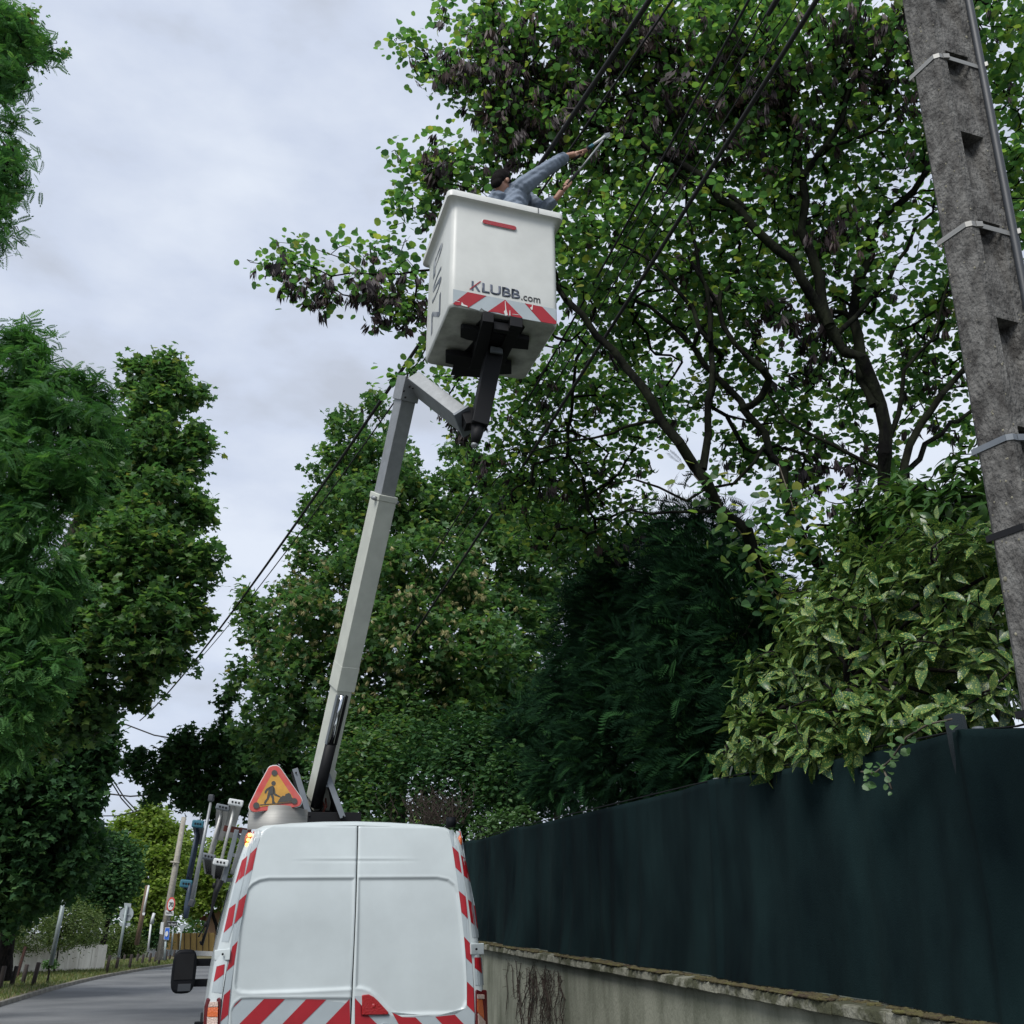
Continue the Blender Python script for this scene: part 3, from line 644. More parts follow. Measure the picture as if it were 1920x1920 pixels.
Bl = [blob(*back_(*q)) for q in [(1090, 60, 8.6, 150), (930, 50, 8.6, 80), (900, 150, 8.9, 90), (800, 110, 8.9, 45), (1000, 170, 8.9, 120), (1250, 60, 8.2, 160), (1450, 60, 7.9, 170), (1640, 90, 7.8, 150), (1860, 60, 7.8, 150),
      (1120, 250, 9.0, 140), (960, 270, 9.0, 100), (860, 320, 9.0, 85), (790, 350, 9.0, 55), (770, 420, 9.0, 45), (1250, 250, 8.8, 150), (1420, 250, 8.6, 170), (1600, 300, 8.6, 150), (1850, 300, 8.6, 150),
      (1120, 430, 9.1, 140), (1280, 430, 9.0, 150), (1440, 450, 9.0, 140), (1600, 480, 9.0, 120), (1850, 480, 9.0, 140), (850, 460, 9.1, 70),
      (1120, 590, 9.2, 110), (1230, 600, 9.2, 120), (1400, 600, 9.2, 110), (1560, 620, 9.4, 90), (1720, 620, 9.6, 90), (1860, 660, 9.6, 100),
      (1000, 700, 9.4, 80), (1090, 720, 9.4, 90), (1200, 760, 9.5, 90), (850, 720, 9.3, 50), (1020, 840, 9.8, 95), (1130, 850, 9.8, 75), (900, 800, 9.8, 60), (1100, 950, 10.2, 70), (980, 930, 10.2, 60), (1190, 900, 10, 50),
      (470, 490, 9.1, 24), (500, 505, 9.1, 26), (455, 492, 9.1, 14), (520, 460, 9.2, 18), (545, 470, 9.2, 18), (580, 465, 9.2, 20), (560, 540, 9.2, 28), (600, 560, 9.2, 30), (760, 300, 9, 22), (740, 285, 9, 12), (750, 375, 9, 20), (730, 400, 9.1, 16), (770, 85, 8.9, 22), (740, 75, 8.9, 10), (790, 140, 8.9, 22), (830, 15, 8.8, 25), (760, 550, 9.2, 62), (690, 540, 9.2, 52), (610, 525, 9.2, 42), (540, 500, 9.2, 28), (480, 495, 9.2, 22), (640, 470, 9.2, 28), (540, 455, 9.2, 16), (740, 590, 9.2, 38), (720, 470, 9.2, 35), (800, 640, 9.3, 25), (740, 720, 9.3, 24), (760, 110, 8.9, 18),
      (1330, 720, 9.8, 60), (1500, 880, 10.2, 70), (1620, 830, 10.2, 60), (1480, 1000, 9.8, 70), (1780, 800, 10.2, 60), (1480, 760, 10.4, 85), (1560, 740, 10.4, 80), (1400, 850, 10.4, 70), (1720, 720, 10.2, 70), (1640, 900, 10.3, 60), (1380, 700, 10, 60), (1010, 760, 9.8, 70), (950, 880, 10.2, 70), (1060, 900, 10.2, 80), (1130, 1000, 10.4, 60), (1010, 1010, 10.5, 60), (1200, 1000, 10.3, 40), (1330, 560, 9.3, 90), (1560, 980, 9.8, 55)]]
def judas_extra(S, root, rng):
    n = 2600; pos, d = S.twig_points(14000, rng, 14, .06)
    px, py, z = proj(pos); hot = np.zeros(len(pos))
    for hx, hy, hr in [(940, 130, 80), (1060, 170, 80), (860, 130, 50), (700, 550, 60), (760, 560, 50), (620, 540, 40), (1000, 240, 70), (1620, 120, 80), (1250, 110, 60), (820, 320, 30), (850, 350, 30), (1500, 620, 60), (1560, 440, 50), (1280, 220, 70), (1400, 180, 80), (870, 830, 40), (1550, 880, 50), (530, 510, 25), (1700, 60, 60), (1180, 60, 60)]:
        hot = np.maximum(hot, np.exp(-((px - hx) ** 2 + (py - hy) ** 2) / hr ** 2))
    w = .03 + hot; i = rng.choice(len(pos), n, p=w / w.sum(), replace=False); pos = pos[i] + rng.uniform(0, 1, (n, 1)) * np.array([0, -.16, -.08])
    D = np.tile([[0, 0, -1.]], (n, 1)) + rng.normal(0, .25, (n, 3)); N = rng.normal(0, 1, (n, 3))
    leaves('seed_pods', 'pods', pos, D, N, rng.uniform(.13, .22, n), rng.uniform(0, 1, n), LM['pod'], root, isstuff=True)
tree('judas_tree', 'large spreading round-leaved tree with dark bare limbs and brown pods, overhanging the lift basket', 'tree', jb, T, Bl, 4200, 42000, 'round', (.046, .104), LM['judas'], M_['mossbark'],
     np.random.default_rng(3), pick=300, maxtip=6, jit=.10, tip=.0054, seg=.22, extra=judas_extra, tilt=.6)
# ivy-like vine on the trunks and over the fence
def vine(name, label, pts, n, size, spread, m):
    root = thing(name, label, 'vine', tuple(pts[0])); bpy.context.view_layer.update()
    pts = [Vector(p) for p in pts]; I = root.matrix_world.inverted()
    MB().tube([I @ p for p in pts], .006, k=5).obj('stem', M_['palebark'], root, smooth=True)
    q = np.array([tuple(p) for p in pts]); k = rg.integers(0, len(q) - 1, n); t = rg.uniform(0, 1, (n, 1)); pos = q[k] * (1 - t) + q[k + 1] * t + rg.normal(0, spread, (n, 3))
    leaves('leaves', 'round', pos, rdirs(n, rg) + (0, -.3, -.4), np.array([-.2, -.7, .8]) + rg.normal(0, .35, (n, 3)), rg.uniform(size[0], size[1], n), rg.uniform(0, .999, n), m, root, isstuff=False)
vine('climbing_vine', 'round-leaved climber wrapped round the leaning trunk above the cypress', [G(1500, 1150, 8.9), G(1440, 1100, 8.9), G(1420, 1040, 8.9), G(1360, 960, 8.8), G(1300, 890, 8.7)], 170, (.08, .12), .13, LM['judas'])
vine('trunk_climber', 'round-leaved climber wrapped round the middle leaning trunk beside the laurel', [G(1590, 1120, 9.2), G(1540, 1050, 9.2), G(1500, 990, 9.2), G(1460, 870, 9.2)], 200, (.08, .12), .15, LM['judas'])
vine('low_climber', 'patch of round climber leaves between the cypress and the spotted laurel', [Bp(1350, 1290, 5), Bp(1390, 1200, 5.1), Bp(1430, 1130, 5.2), Bp(1470, 1090, 5.3)], 110, (.07, .10), .16, LM['judas'])
vine('bramble_shoot', 'thin pale bramble shoot dangling in front of the screen near its wrapped post', [Bp(1785, 1348, WB + .02), Bp(1740, 1358, WB), Bp(1700, 1382, WB - .02), Bp(1670, 1425, WB - .03), Bp(1640, 1450, WB - .03), Bp(1615, 1447, WB - .02)], 34, (.03, .055), .035, LM['vine'])
vine('bramble_sprig', 'thin bramble sprig dangling lowest of all from the laurel over the dark screen', [Bp(1655, 1440, WB - .03), Bp(1665, 1462, WB - .03), Bp(1672, 1480, WB - .03)], 7, (.025, .04), .012, LM['vine'])
# cypresses
def cypress(label, px, bl, nspray, b=5.6, seed=1, mm='cypress'):
    rng = np.random.default_rng(seed); base = Bp(px, 1500, b); base = Vector((base.x, base.y, 0)); root = thing('cypress_tree', label, 'tree', tuple(base), group='cypresses behind the screen fence'); bpy.context.view_layer.update()
    S = Skel(); tp = bl[0][0]; S.limb([tuple(base), tuple(np.array(base) * .5 + tp * .5), tuple(tp)], .13, .02, start=-1, rng=rng)
    A, d, k = sample(bl, 420, rng, .4); S.grow(A, rng, seg=.25, up=.1); S.finish(.005); S.tubes('trunk', M_['bark'], root, lo=.04, k=8); S.tubes('branches', M_['bark'], root, hi=.04, k=4)
    pos, d, k = sample(bl, nspray, rng, .15); pos = pos + rng.normal(0, .10, (nspray, 3)) * rng.exponential(1, (nspray, 1)); cen = np.array([q[0] for q in bl])[k]; axis = pos - tp; axis[:, 2] = 0
    D = d * .7 + np.array([-.25, -.2, .12]) + rng.normal(0, .35, (nspray, 3)); N = np.array([0, -.3, 1.]) + rng.normal(0, .6, (nspray, 3))
    leaves('crown', 'spray', pos, D, N, rng.uniform(.12, .25, nspray), np.clip(rng.beta(1.6, 2.4, nspray), 0, .999), LM[mm], root, isstuff=False)
    return root
cypress('dark cypress with a feathery top right behind the fence, nearest the spotted laurel', 1400, [blobB(*q) for q in [(1310, 1020, 5.4, 75), (1350, 1120, 5.3, 110), (1330, 1240, 5.2, 120), (1400, 1200, 5.2, 90), (1330, 1360, 5.0, 120), (1270, 1130, 5.5, 80), (1250, 1010, 5.8, 35), (1260, 1300, 5.3, 100), (1340, 1450, 4.9, 90), (1420, 1330, 5.0, 70)]], 14000, seed=5)
cypress('dark cypress with long drooping green sprays, middle one of the row behind the fence', 1190, [blobB(*q) for q in [(1190, 1080, 5.6, 75), (1150, 1170, 5.5, 100), (1200, 1270, 5.4, 120), (1120, 1290, 5.5, 100), (1180, 1400, 5.2, 120), (1230, 1180, 5.5, 70)]], 14000, seed=6)
cypress('smaller blue-green cypress farthest along the fence, in front of the tall maple', 1030, [blobB(*q) for q in [(1050, 1330, 5.8, 60), (1000, 1400, 5.6, 70), (960, 1460, 5.6, 60), (1050, 1450, 5.2, 60)]], 6500, seed=8)

# tall maple behind the van
def tan_extra(S, root, rng):
    pos, d = S.twig_points(20000, rng, 3, .12); px, py, z = proj(pos); h = np.zeros(len(pos))
    for hx, hy, hr in [(570, 1110, 50), (650, 1180, 80), (750, 1170, 70), (810, 1140, 60), (700, 1260, 80), (560, 1190, 50), (520, 1210, 40), (850, 1200, 50), (760, 1290, 60), (900, 1100, 50)]:
        h = np.maximum(h, np.exp(-((px - hx) ** 2 + (py - hy) ** 2) / hr ** 2))
    i = rng.choice(len(pos), 1700, p=(h + .01) / (h + .01).sum(), replace=False); pos = pos[i]; n = len(pos)
    leaves('samaras', 'pods', pos + (0, -.25, 0), np.array([0, 0, -1.]) + rng.normal(0, .7, (n, 3)), rng.normal(0, 1, (n, 3)), rng.uniform(.10, .17, n), rng.uniform(0, 1, n), LM['tan'], root)
cb = P(752, 1480, 24.5); cb = (cb.x, cb.y, 0)
tree('maple_tree', 'tall dense green maple with tan seed clusters standing straight behind the van', 'tree', cb,
     [([cb, G(748, 1400, 24.5), G(730, 1250, 24.5), G(700, 1050, 24.5), G(680, 850, 24.5), G(680, 760, 24.5)], .26, .04),
      ([G(740, 1350, 24.5), G(640, 1250, 24), G(560, 1130, 24), G(500, 1130, 24)], .12, .03), ([G(735, 1300, 24.5), G(820, 1180, 24.5), G(880, 1080, 24.5)], .13, .03),
      ([G(745, 1400, 24.5), G(600, 1380, 23.5), G(480, 1330, 23.5)], .10, .03)],
     [blob(*q) for q in [(690, 765, 24, 35), (640, 800, 24, 32), (625, 780, 24, 18), (640, 870, 24, 60), (710, 870, 24, 80), (600, 950, 24, 40), (660, 970, 23, 95), (760, 950, 23.5, 90), (850, 960, 24, 90), (590, 1060, 23, 65), (560, 1100, 23, 45), (690, 1090, 22, 110), (820, 1090, 22.5, 110), (930, 1060, 24, 100),
       (470, 1130, 23, 30), (445, 1100, 23.5, 12), (500, 1190, 22.5, 62), (600, 1200, 21.5, 110), (740, 1220, 21.5, 120), (880, 1220, 22, 110), (970, 1180, 24, 90), (480, 1270, 22, 55), (570, 1310, 21.5, 105), (700, 1340, 22, 110), (840, 1340, 22.5, 110), (480, 1370, 22, 62), (640, 1400, 22, 80), (940, 1300, 24, 90), (1020, 1080, 25, 80), (950, 960, 24.5, 80), (1040, 990, 25, 75), (1100, 1060, 25.5, 80), (880, 880, 24, 60), (1120, 1150, 26, 70), (970, 1330, 24, 90), (580, 880, 24, 16), (545, 1010, 24, 14), (535, 1060, 23.5, 15)]],
     2600, 56000, 'maple', (.11, .18), LM['maple'], M_['bark'], np.random.default_rng(31), maxtip=4, jit=.13, tip=.009, seg=.5, split=.06, extra=tan_extra, tilt=.75)
cb2 = P(560, 1520, 29); cb2 = (cb2.x, cb2.y, 0)
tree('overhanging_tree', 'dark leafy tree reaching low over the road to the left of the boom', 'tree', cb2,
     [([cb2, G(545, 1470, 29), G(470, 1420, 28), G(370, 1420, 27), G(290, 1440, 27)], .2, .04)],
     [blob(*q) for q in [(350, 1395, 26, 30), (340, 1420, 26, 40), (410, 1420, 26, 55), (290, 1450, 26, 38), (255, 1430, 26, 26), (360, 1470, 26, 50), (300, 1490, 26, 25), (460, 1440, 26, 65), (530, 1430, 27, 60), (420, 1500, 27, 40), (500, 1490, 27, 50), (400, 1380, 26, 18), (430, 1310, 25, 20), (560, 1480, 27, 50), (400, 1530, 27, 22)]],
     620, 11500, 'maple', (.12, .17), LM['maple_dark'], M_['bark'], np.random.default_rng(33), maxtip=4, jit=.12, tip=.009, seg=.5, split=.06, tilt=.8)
# dense shrubs between the van and the fence
def bush(name, label, blobs, n, kind, size, m, seed, group=None, base=None, natt=260, shell=.3):
    rng = np.random.default_rng(seed); c = np.mean([b[0] for b in blobs], 0); base = base or (c[0], c[1], 0)
    root = thing(name, label, 'bush', tuple(base), group=group); bpy.context.view_layer.update()
    S = Skel(); S.limb([base, tuple(np.array(base) * .3 + c * .7), tuple(c)], .06, .02, start=-1, rng=rng); A, _, _ = sample(blobs, natt, rng); S.grow(A, rng, seg=.4); S.finish(.005); S.tubes('stems', M_['bark'], root, k=4)
    pos, d, k = sample(blobs, n, rng, shell); hz = float(np.mean([b[1][0] for b in blobs])); cl = rng.normal(0, hz * .16, (max(8, n // 60), 3)); pos = pos + cl[rng.integers(0, len(cl), n)] * .0 + rng.normal(0, hz * .13, (n, 3)) * rng.exponential(1, (n, 1))
    leaves('foliage', kind, pos, rdirs(n, rng) + d * .4, np.array([0, 0, .8]) + d * .4 + rng.normal(0, .5, (n, 3)), rng.uniform(size[0], size[1], n), np.clip(rng.beta(2, 2, n), 0, .999), m, root, isstuff=False)
    return root
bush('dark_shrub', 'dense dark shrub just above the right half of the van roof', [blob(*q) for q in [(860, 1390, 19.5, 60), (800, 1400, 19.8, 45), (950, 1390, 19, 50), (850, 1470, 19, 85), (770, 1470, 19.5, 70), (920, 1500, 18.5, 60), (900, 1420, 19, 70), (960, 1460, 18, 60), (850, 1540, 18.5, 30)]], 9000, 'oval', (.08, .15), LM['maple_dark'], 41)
bush('mixed_shrub', 'green shrub behind the boom base, left of the darker shrub', [blob(*q) for q in [(690, 1440, 20, 75), (640, 1480, 20, 60), (740, 1400, 20.5, 60), (700, 1510, 19.5, 55), (620, 1430, 20.5, 45), (690, 1360, 21, 55), (760, 1340, 21, 50), (640, 1390, 21, 40)]], 10000, 'oval', (.09, .15), LM['maple'], 42)
bush('light_shrub', 'low light green shrub peeping over the far end of the screen fence', [blobB(*q) for q in [(905, 1555, 4.5, 24), (940, 1545, 4.5, 26), (980, 1535, 4.5, 22)]], 1300, 'oval', (.06, .11), LM['vine'], 43, natt=60)
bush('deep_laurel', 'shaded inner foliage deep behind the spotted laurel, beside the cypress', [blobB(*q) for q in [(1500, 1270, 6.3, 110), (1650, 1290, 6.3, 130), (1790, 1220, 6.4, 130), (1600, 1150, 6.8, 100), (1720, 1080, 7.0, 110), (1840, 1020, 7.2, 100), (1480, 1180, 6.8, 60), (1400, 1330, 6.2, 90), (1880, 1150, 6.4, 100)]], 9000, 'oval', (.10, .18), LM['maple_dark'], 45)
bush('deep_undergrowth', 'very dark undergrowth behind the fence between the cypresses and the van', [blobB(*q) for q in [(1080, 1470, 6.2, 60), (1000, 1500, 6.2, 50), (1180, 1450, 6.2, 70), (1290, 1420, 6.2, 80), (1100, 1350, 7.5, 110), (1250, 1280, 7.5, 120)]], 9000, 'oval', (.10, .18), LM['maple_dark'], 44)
root = thing('dry_brushwood', 'patch of dry brown brushwood sticking up behind the van roof', 'brushwood', tuple(P(815, 1540, 17)))
mb = MB()
for i in range(170):
    x = r.gauss(815, 32); p = P(x, 1545, 17 + r.uniform(-.4, .4)); pts = [p]; q = Vector(p)
    for j in range(4): q = q + Vector((r.gauss(0, .09), r.gauss(0, .09), r.uniform(.02, .19))); pts.append(Vector(q))
    mb.tube(pts, r.uniform(.003, .0055), k=3, cap=False)
o = mb.obj('twigs', M_['dry'], root, fix=False); o.data.transform(Matrix.Translation(-root.location)); stuff(o)

# ------------------------------------------------------------------ left side trees
lb = P(-95, 1790, 25); lb = (lb.x, lb.y, .3)
tree('sycamore_tree', 'tall sycamore with layered leafy boughs leaning over the road on the left', 'tree', lb,
     [([lb, G(-50, 1500, 25), G(30, 1300, 24.5), G(80, 1180, 24), G(115, 1060, 24), G(160, 950, 24), G(230, 830, 24), G(290, 730, 24)], .34, .05),
      ([G(90, 1180, 24), G(180, 1160, 24), G(280, 1140, 24), G(350, 1100, 24)], .10, .03), ([G(40, 1280, 24.5), G(170, 1260, 23.5), G(270, 1230, 23.5)], .09, .03),
      ([G(130, 1010, 24), G(220, 960, 24), G(330, 900, 24)], .10, .03)],
     [blob(*q) for q in [(315, 690, 24, 35), (260, 710, 24, 40), (345, 735, 24, 38), (290, 765, 24, 55), (375, 745, 24, 14), (310, 840, 24, 75), (380, 830, 24, 32), (230, 850, 24, 70), (340, 880, 24, 42), (200, 950, 24, 90), (300, 960, 23.5, 80), (360, 960, 24, 40), (240, 1060, 23, 110), (350, 1060, 23.5, 62), (380, 1090, 23.5, 36),
       (150, 1130, 23, 90), (330, 1160, 23.5, 65), (260, 1180, 22.5, 90), (330, 1230, 23.5, 38), (290, 1250, 23.5, 50), (265, 1290, 24, 40), (250, 1320, 24, 15), (150, 1260, 23, 80), (90, 1330, 23, 90), (180, 1340, 23.5, 45), (60, 1180, 24, 80)]],
     1700, 36000, 'maple', (.13, .22), LM['maple'], M_['palebark'], np.random.default_rng(51), maxtip=4, jit=.14, tip=.009, seg=.5, split=.07, tilt=.6, pick=300)
rb = P(-120, 1800, 17); rb = (rb.x, rb.y, .2)
def fr_tree(name, label, base, trunks, blobs, natt, n, size, seed, m=LM['robinia'], pick=0, grp=None):
    return tree(name, label, 'tree', base, trunks, blobs, natt, n, 'frond', size, m, M_['bark'], np.random.default_rng(seed), maxtip=4, jit=.12, tip=.007, seg=.4, split=.06, tilt=.5, droop=.35, pick=pick)
fr_tree('locust_tree', 'feathery-leaved locust tree filling the left edge in front of the sycamore', rb,
     [([rb, G(-60, 1400, 17), G(-30, 1100, 17), G(20, 900, 17), G(60, 760, 17)], .25, .04), ([G(-30, 1100, 17), G(80, 1000, 16.5), G(150, 900, 16.5)], .10, .03)],
     [blob(*q) for q in [(50, 640, 17, 40), (10, 640, 17, 45), (60, 710, 17, 65), (140, 720, 17, 48), (190, 745, 17, 36), (0, 760, 17, 90), (90, 800, 16.5, 90), (190, 810, 16.5, 50), (40, 900, 16, 110), (130, 890, 16, 70), (20, 1020, 16, 95), (70, 1110, 16, 80), (10, 1180, 16, 90), (60, 1270, 16, 75), (0, 1350, 16, 80)]],
     900, 12000, (.20, .33), 61, pick=250)
tb = P(-330, 1800, 12.5); tb = (tb.x, tb.y, .1)
fr_tree('leaning_locust', 'locust branches with feathery fronds entering at the top left corner against the sky', tb,
     [([tb, G(-330, 1200, 12.5), G(-260, 700, 12.5), G(-160, 400, 12.5), G(-80, 200, 12.5), G(-20, 60, 12.5)], .2, .03), ([G(-160, 400, 12.5), G(-60, 400, 12.5), G(20, 420, 12.5)], .04, .01), ([G(-120, 300, 12.5), G(-20, 290, 12.5), G(50, 320, 12.5)], .04, .01), ([G(-80, 200, 12.5), G(0, 150, 12.5), G(80, 110, 12.5)], .04, .01)],
     [blob(*q) for q in [(10, 60, 12.5, 55), (50, 70, 12.5, 30), (95, 90, 12.5, 20), (0, 150, 12.5, 52), (45, 150, 12.5, 18), (10, 230, 12.5, 34), (40, 225, 12.5, 16), (20, 300, 12.5, 36), (0, 340, 12.5, 45), (30, 350, 12.5, 22), (5, 410, 12.5, 34), (0, 460, 12.5, 20)]],
     300, 1900, (.15, .26), 62)
tree('top_left_maple', 'rusty green maple boughs high at the top left corner mixed with the fronds', 'tree', (tb[0] - 1.5, tb[1] + 1, .1),
     [([(tb[0] - 1.5, tb[1] + 1, .1), G(-400, 900, 13.5), G(-200, 300, 13.5), G(-60, 120, 13.3), G(20, 70, 13.2), G(120, 98, 13.2)], .22, .01)],
     [blob(*q) for q in [(40, 45, 13.2, 40), (0, 80, 13.2, 60), (80, 75, 13.2, 20), (115, 100, 13.2, 14), (0, 140, 13.2, 45), (60, 110, 13.2, 18), (10, 290, 13.2, 40), (0, 370, 13.2, 36)]],
     200, 3600, 'maple', (.07, .11), LM['maple'], M_['bark'], np.random.default_rng(63), maxtip=3, jit=.06, tip=.005, seg=.3, tilt=.7, rbias=.12)
db = P(15, 1800, 40); db = (db.x, db.y, .4)
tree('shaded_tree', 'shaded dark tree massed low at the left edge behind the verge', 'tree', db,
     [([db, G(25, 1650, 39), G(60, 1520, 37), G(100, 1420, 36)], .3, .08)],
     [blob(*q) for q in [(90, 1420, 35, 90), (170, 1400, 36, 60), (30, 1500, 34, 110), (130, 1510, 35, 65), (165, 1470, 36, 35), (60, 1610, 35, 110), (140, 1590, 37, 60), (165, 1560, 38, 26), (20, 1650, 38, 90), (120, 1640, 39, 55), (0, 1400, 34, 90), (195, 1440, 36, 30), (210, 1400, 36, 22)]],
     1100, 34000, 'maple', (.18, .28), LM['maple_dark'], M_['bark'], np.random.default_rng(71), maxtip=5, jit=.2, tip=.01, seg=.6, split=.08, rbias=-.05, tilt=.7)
# far bright trees at the bend
for k, (lab, bx, bl, n, sz, m) in enumerate([
    ('yellow green leafy tree at the bend, seen left of the ladders', 250, [(290, 1560, 86, 45), (250, 1570, 86, 40), (310, 1610, 85, 45), (250, 1640, 84, 45), (300, 1680, 84, 40), (220, 1560, 87, 28), (330, 1570, 86, 25), (280, 1525, 86, 25)], 17000, (.30, .48), 'bright'),
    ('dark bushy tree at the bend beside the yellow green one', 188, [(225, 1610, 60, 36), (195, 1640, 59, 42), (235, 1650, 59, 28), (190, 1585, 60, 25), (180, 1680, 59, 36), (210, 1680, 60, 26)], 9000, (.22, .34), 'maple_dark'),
    ('light green tree showing behind the tall far pole', 420, [(375, 1620, 98, 50), (400, 1660, 98, 45), (350, 1690, 97, 35), (340, 1640, 97, 35), (420, 1600, 98, 50), (370, 1700, 97, 26)], 9000, (.35, .55), 'bright'),
    ('small lime green tree behind the wooden post at the bend', 240, [(265, 1700, 84, 22), (285, 1690, 84, 20), (275, 1720, 84, 22), (300, 1720, 84, 18)], 3000, (.28, .42), 'bright')]):
    B_ = P(bx, 1790, bl[0][2]); bb = (B_.x, B_.y, terr(B_.dot(AV)))
    tree('roadside_tree', lab, 'tree', bb, [([bb, tuple(np.array(bb) * .4 + np.array(P(*bl[0][:3])) * .6), tuple(P(*bl[0][:3]))], .22, .06)], [blob(*q) for q in bl], 320, n, 'oval', sz, LM[m], M_['bark'], np.random.default_rng(80 + k),
         maxtip=6, jit=.35, tip=.014, seg=.9, split=.09, group='trees at the bend', tilt=.9)
# ------------------------------------------------------------------ the van
VM = Matrix.Translation((-1.112, 7.678, 0)) @ Matrix.Rotation(AZ, 4, 'Z') @ Matrix.Rotation(R(-1.2), 4, 'Y')
VF = Frame(VM)
van = thing('utility_van', 'white high-roofed work van with red and white chevrons, carrying a raised telescopic boom', 'van', M=VM)
bpy.context.view_layer.update()
WZ = [(.35, .90), (.6, .975), (1.0, .995), (1.28, .985), (1.52, .965), (1.7, .935), (2.05, .88), (2.2, .855), (2.33, .82), (2.40, .78), (2.44, .70), (2.462, .5), (2.475, .25), (2.48, 0)]
def Wd(z): return float(np.interp(z, [q[0] for q in WZ[:10]], [q[1] for q in WZ[:10]]))
def tilt(z): return .075 * max(0, (z - 1.75) / .7) ** 1.8
INS, YIN = [0, .01, .03, .055, .088], [.085, .05, .022, .006, 0]
def yskin(x, z): return float(np.interp(max(0, Wd(z) - abs(x)), INS, YIN)) + tilt(z)
def rp(px, py, off=0.0):
    q = VF.pix(px, py, 0)
    for _ in range(3): q = VF.pix(px, py, yskin(q.x, q.z) - off)
    return q
def ring(i, y, zt=2.48, ws=1.0, zfl=.35):
    h = []
    for z, x in WZ:
        zz = z - i * .45 * max(0, z - 1) / 1.48; xx = x * (1 - i / .97)
        zz = .35 + (zz - .35) * (zt - .35) / (2.48 - .35); h.append((xx * ws, zz))
    P_ = [(x, z) for x, z in h] + [(-x, z) for x, z in h[-2::-1]]
    return [Vector((x, y + (tilt(z) * max(0, 1 - (y / .6))), z)) for x, z in P_]
mb = MB(); rings = [ring(i, y) for i, y in zip(INS[::-1], YIN[::-1])] + [ring(0, y) for y in (.3, .6, 2.2, 3.9)] + [ring(0, 4.25, 2.43), ring(.0, 4.5, 2.28, .99), ring(0, 4.85, 1.9, .97), ring(0, 5.15, 1.55, .95), ring(0, 5.3, 1.38, .94), ring(0, 5.5, 1.2, .9), ring(0, 5.64, 1.05, .86), ring(0, 5.68, .8, .82)]
k = len(rings[0]); V = [v for r_ in rings for v in r_]
F = [(i * k + j, i * k + (j + 1) % k, (i + 1) * k + (j + 1) % k, (i + 1) * k + j) for i in range(len(rings) - 1) for j in range(k)] + [tuple((len(rings) - 1) * k + j for j in range(k))]
mb.add(V, F); mb.mi = 1
mb.add([v + Vector((0, .035, 0)) for v in rings[0]], [tuple(range(k - 1, -1, -1))])
mb.obj('body', [M_['white'], M_['gap']], van, smooth=True)
# doors with pressed relief
def poly_sd(X, Z, poly):
    d = np.full(X.shape, 1e9); inside = np.zeros(X.shape, bool); n = len(poly)
    for i in range(n):
        x0, z0 = poly[i]; x1, z1 = poly[(i + 1) % n]; ex, ez = x1 - x0, z1 - z0
        t = np.clip(((X - x0) * ex + (Z - z0) * ez) / (ex * ex + ez * ez + 1e-12), 0, 1)
        d = np.minimum(d, np.hypot(X - x0 - t * ex, Z - z0 - t * ez))
        c = ((z0 > Z) != (z1 > Z)) & (X < (x1 - x0) * (Z - z0) / (z1 - z0 + 1e-12) + x0); inside ^= c
    return np.where(inside, -d, d)
def pxpoly(l): return [(rp(a, b).x, rp(a, b).z) for a, b in l]
PL = pxpoly([(664, 1647), (503, 1648), (487, 1651), (474, 1658), (466, 1667), (462, 1680), (452, 1733), (445, 1806), (441, 1845), (443, 1855), (452, 1860), (470, 1861), (560, 1858), (661, 1853)])
PR = pxpoly([(673, 1647), (820, 1646), (840, 1650), (852, 1660), (858, 1674), (868, 1760), (875, 1842), (875, 1876), (869, 1891), (855, 1899), (800, 1900), (747, 1902), (736, 1899), (722, 1885), (705, 1866), (694, 1857), (680, 1852), (668, 1851)])
BL = pxpoly([(661, 1872), (560, 1872), (470, 1872), (452, 1873), (441, 1882), (434, 1895), (432, 1990), (655, 1990)])
zc_ = rp(660, 1614).z
def door(sgn):
    nx, nz = 112, 240; z = np.linspace(.5, 2.44, nz)[:, None]; 
    gw = np.interp(z, [q[0] for q in WZ[:11]], [q[1] for q in WZ[:11]]) * (1 - .088 / .97) - .004
    s = np.linspace(0, 1, nx)[None]; X = sgn * (.0035 + (gw - .0035) * s); Z = np.repeat(z, nx, 1)
    Y = np.vectorize(tilt)(Z) + 0.0
    sd = poly_sd(X, Z, PL if sgn < 0 else PR)
    Y = Y + .012 / (1 + np.exp(sd / .0042)) - .0045 * np.exp(-((sd - .006) / .010) ** 2)
    Y = Y + .0035 * np.exp(-((Z - zc_) / .008) ** 2) * np.clip(1 - (np.abs(X) / .5) ** 2, 0, 1) - .003 * np.exp(-((Z - zc_ - .014) / .010) ** 2) * np.clip(1 - (np.abs(X) / .5) ** 2, 0, 1)
    if sgn < 0:
        s2 = poly_sd(X, Z, BL); Y = Y + .010 / (1 + np.exp(s2 / .004)) - .004 * np.exp(-((s2 - .006) / .008) ** 2)
    e = np.minimum(np.abs(X) - .0035, gw - np.abs(X)); e = np.minimum(e, 2.44 - Z); Y = Y + .012 * np.exp(-np.maximum(e, 0) / .004) - .004 * np.clip(1 - (X / .8) ** 2, 0, 1)
    V = np.stack([X, Y, Z], -1).reshape(-1, 3); i = np.arange(nz - 1)[:, None] * nx + np.arange(nx - 1)[None]
    F = np.stack([i, i + 1, i + nx + 1, i + nx], -1).reshape(-1, 4)
    if sgn < 0: F = F[:, ::-1]
    o = link('rear_door', raw_mesh('rear_door', V, F, M_['white'], smooth=True), van)
    # door edge thickness
    return o
doorL, doorR = door(-1), door(1)
doorL['label'] = 'left rear door with wide chevron band'; doorR['label'] = 'right rear door with triangular brake light'
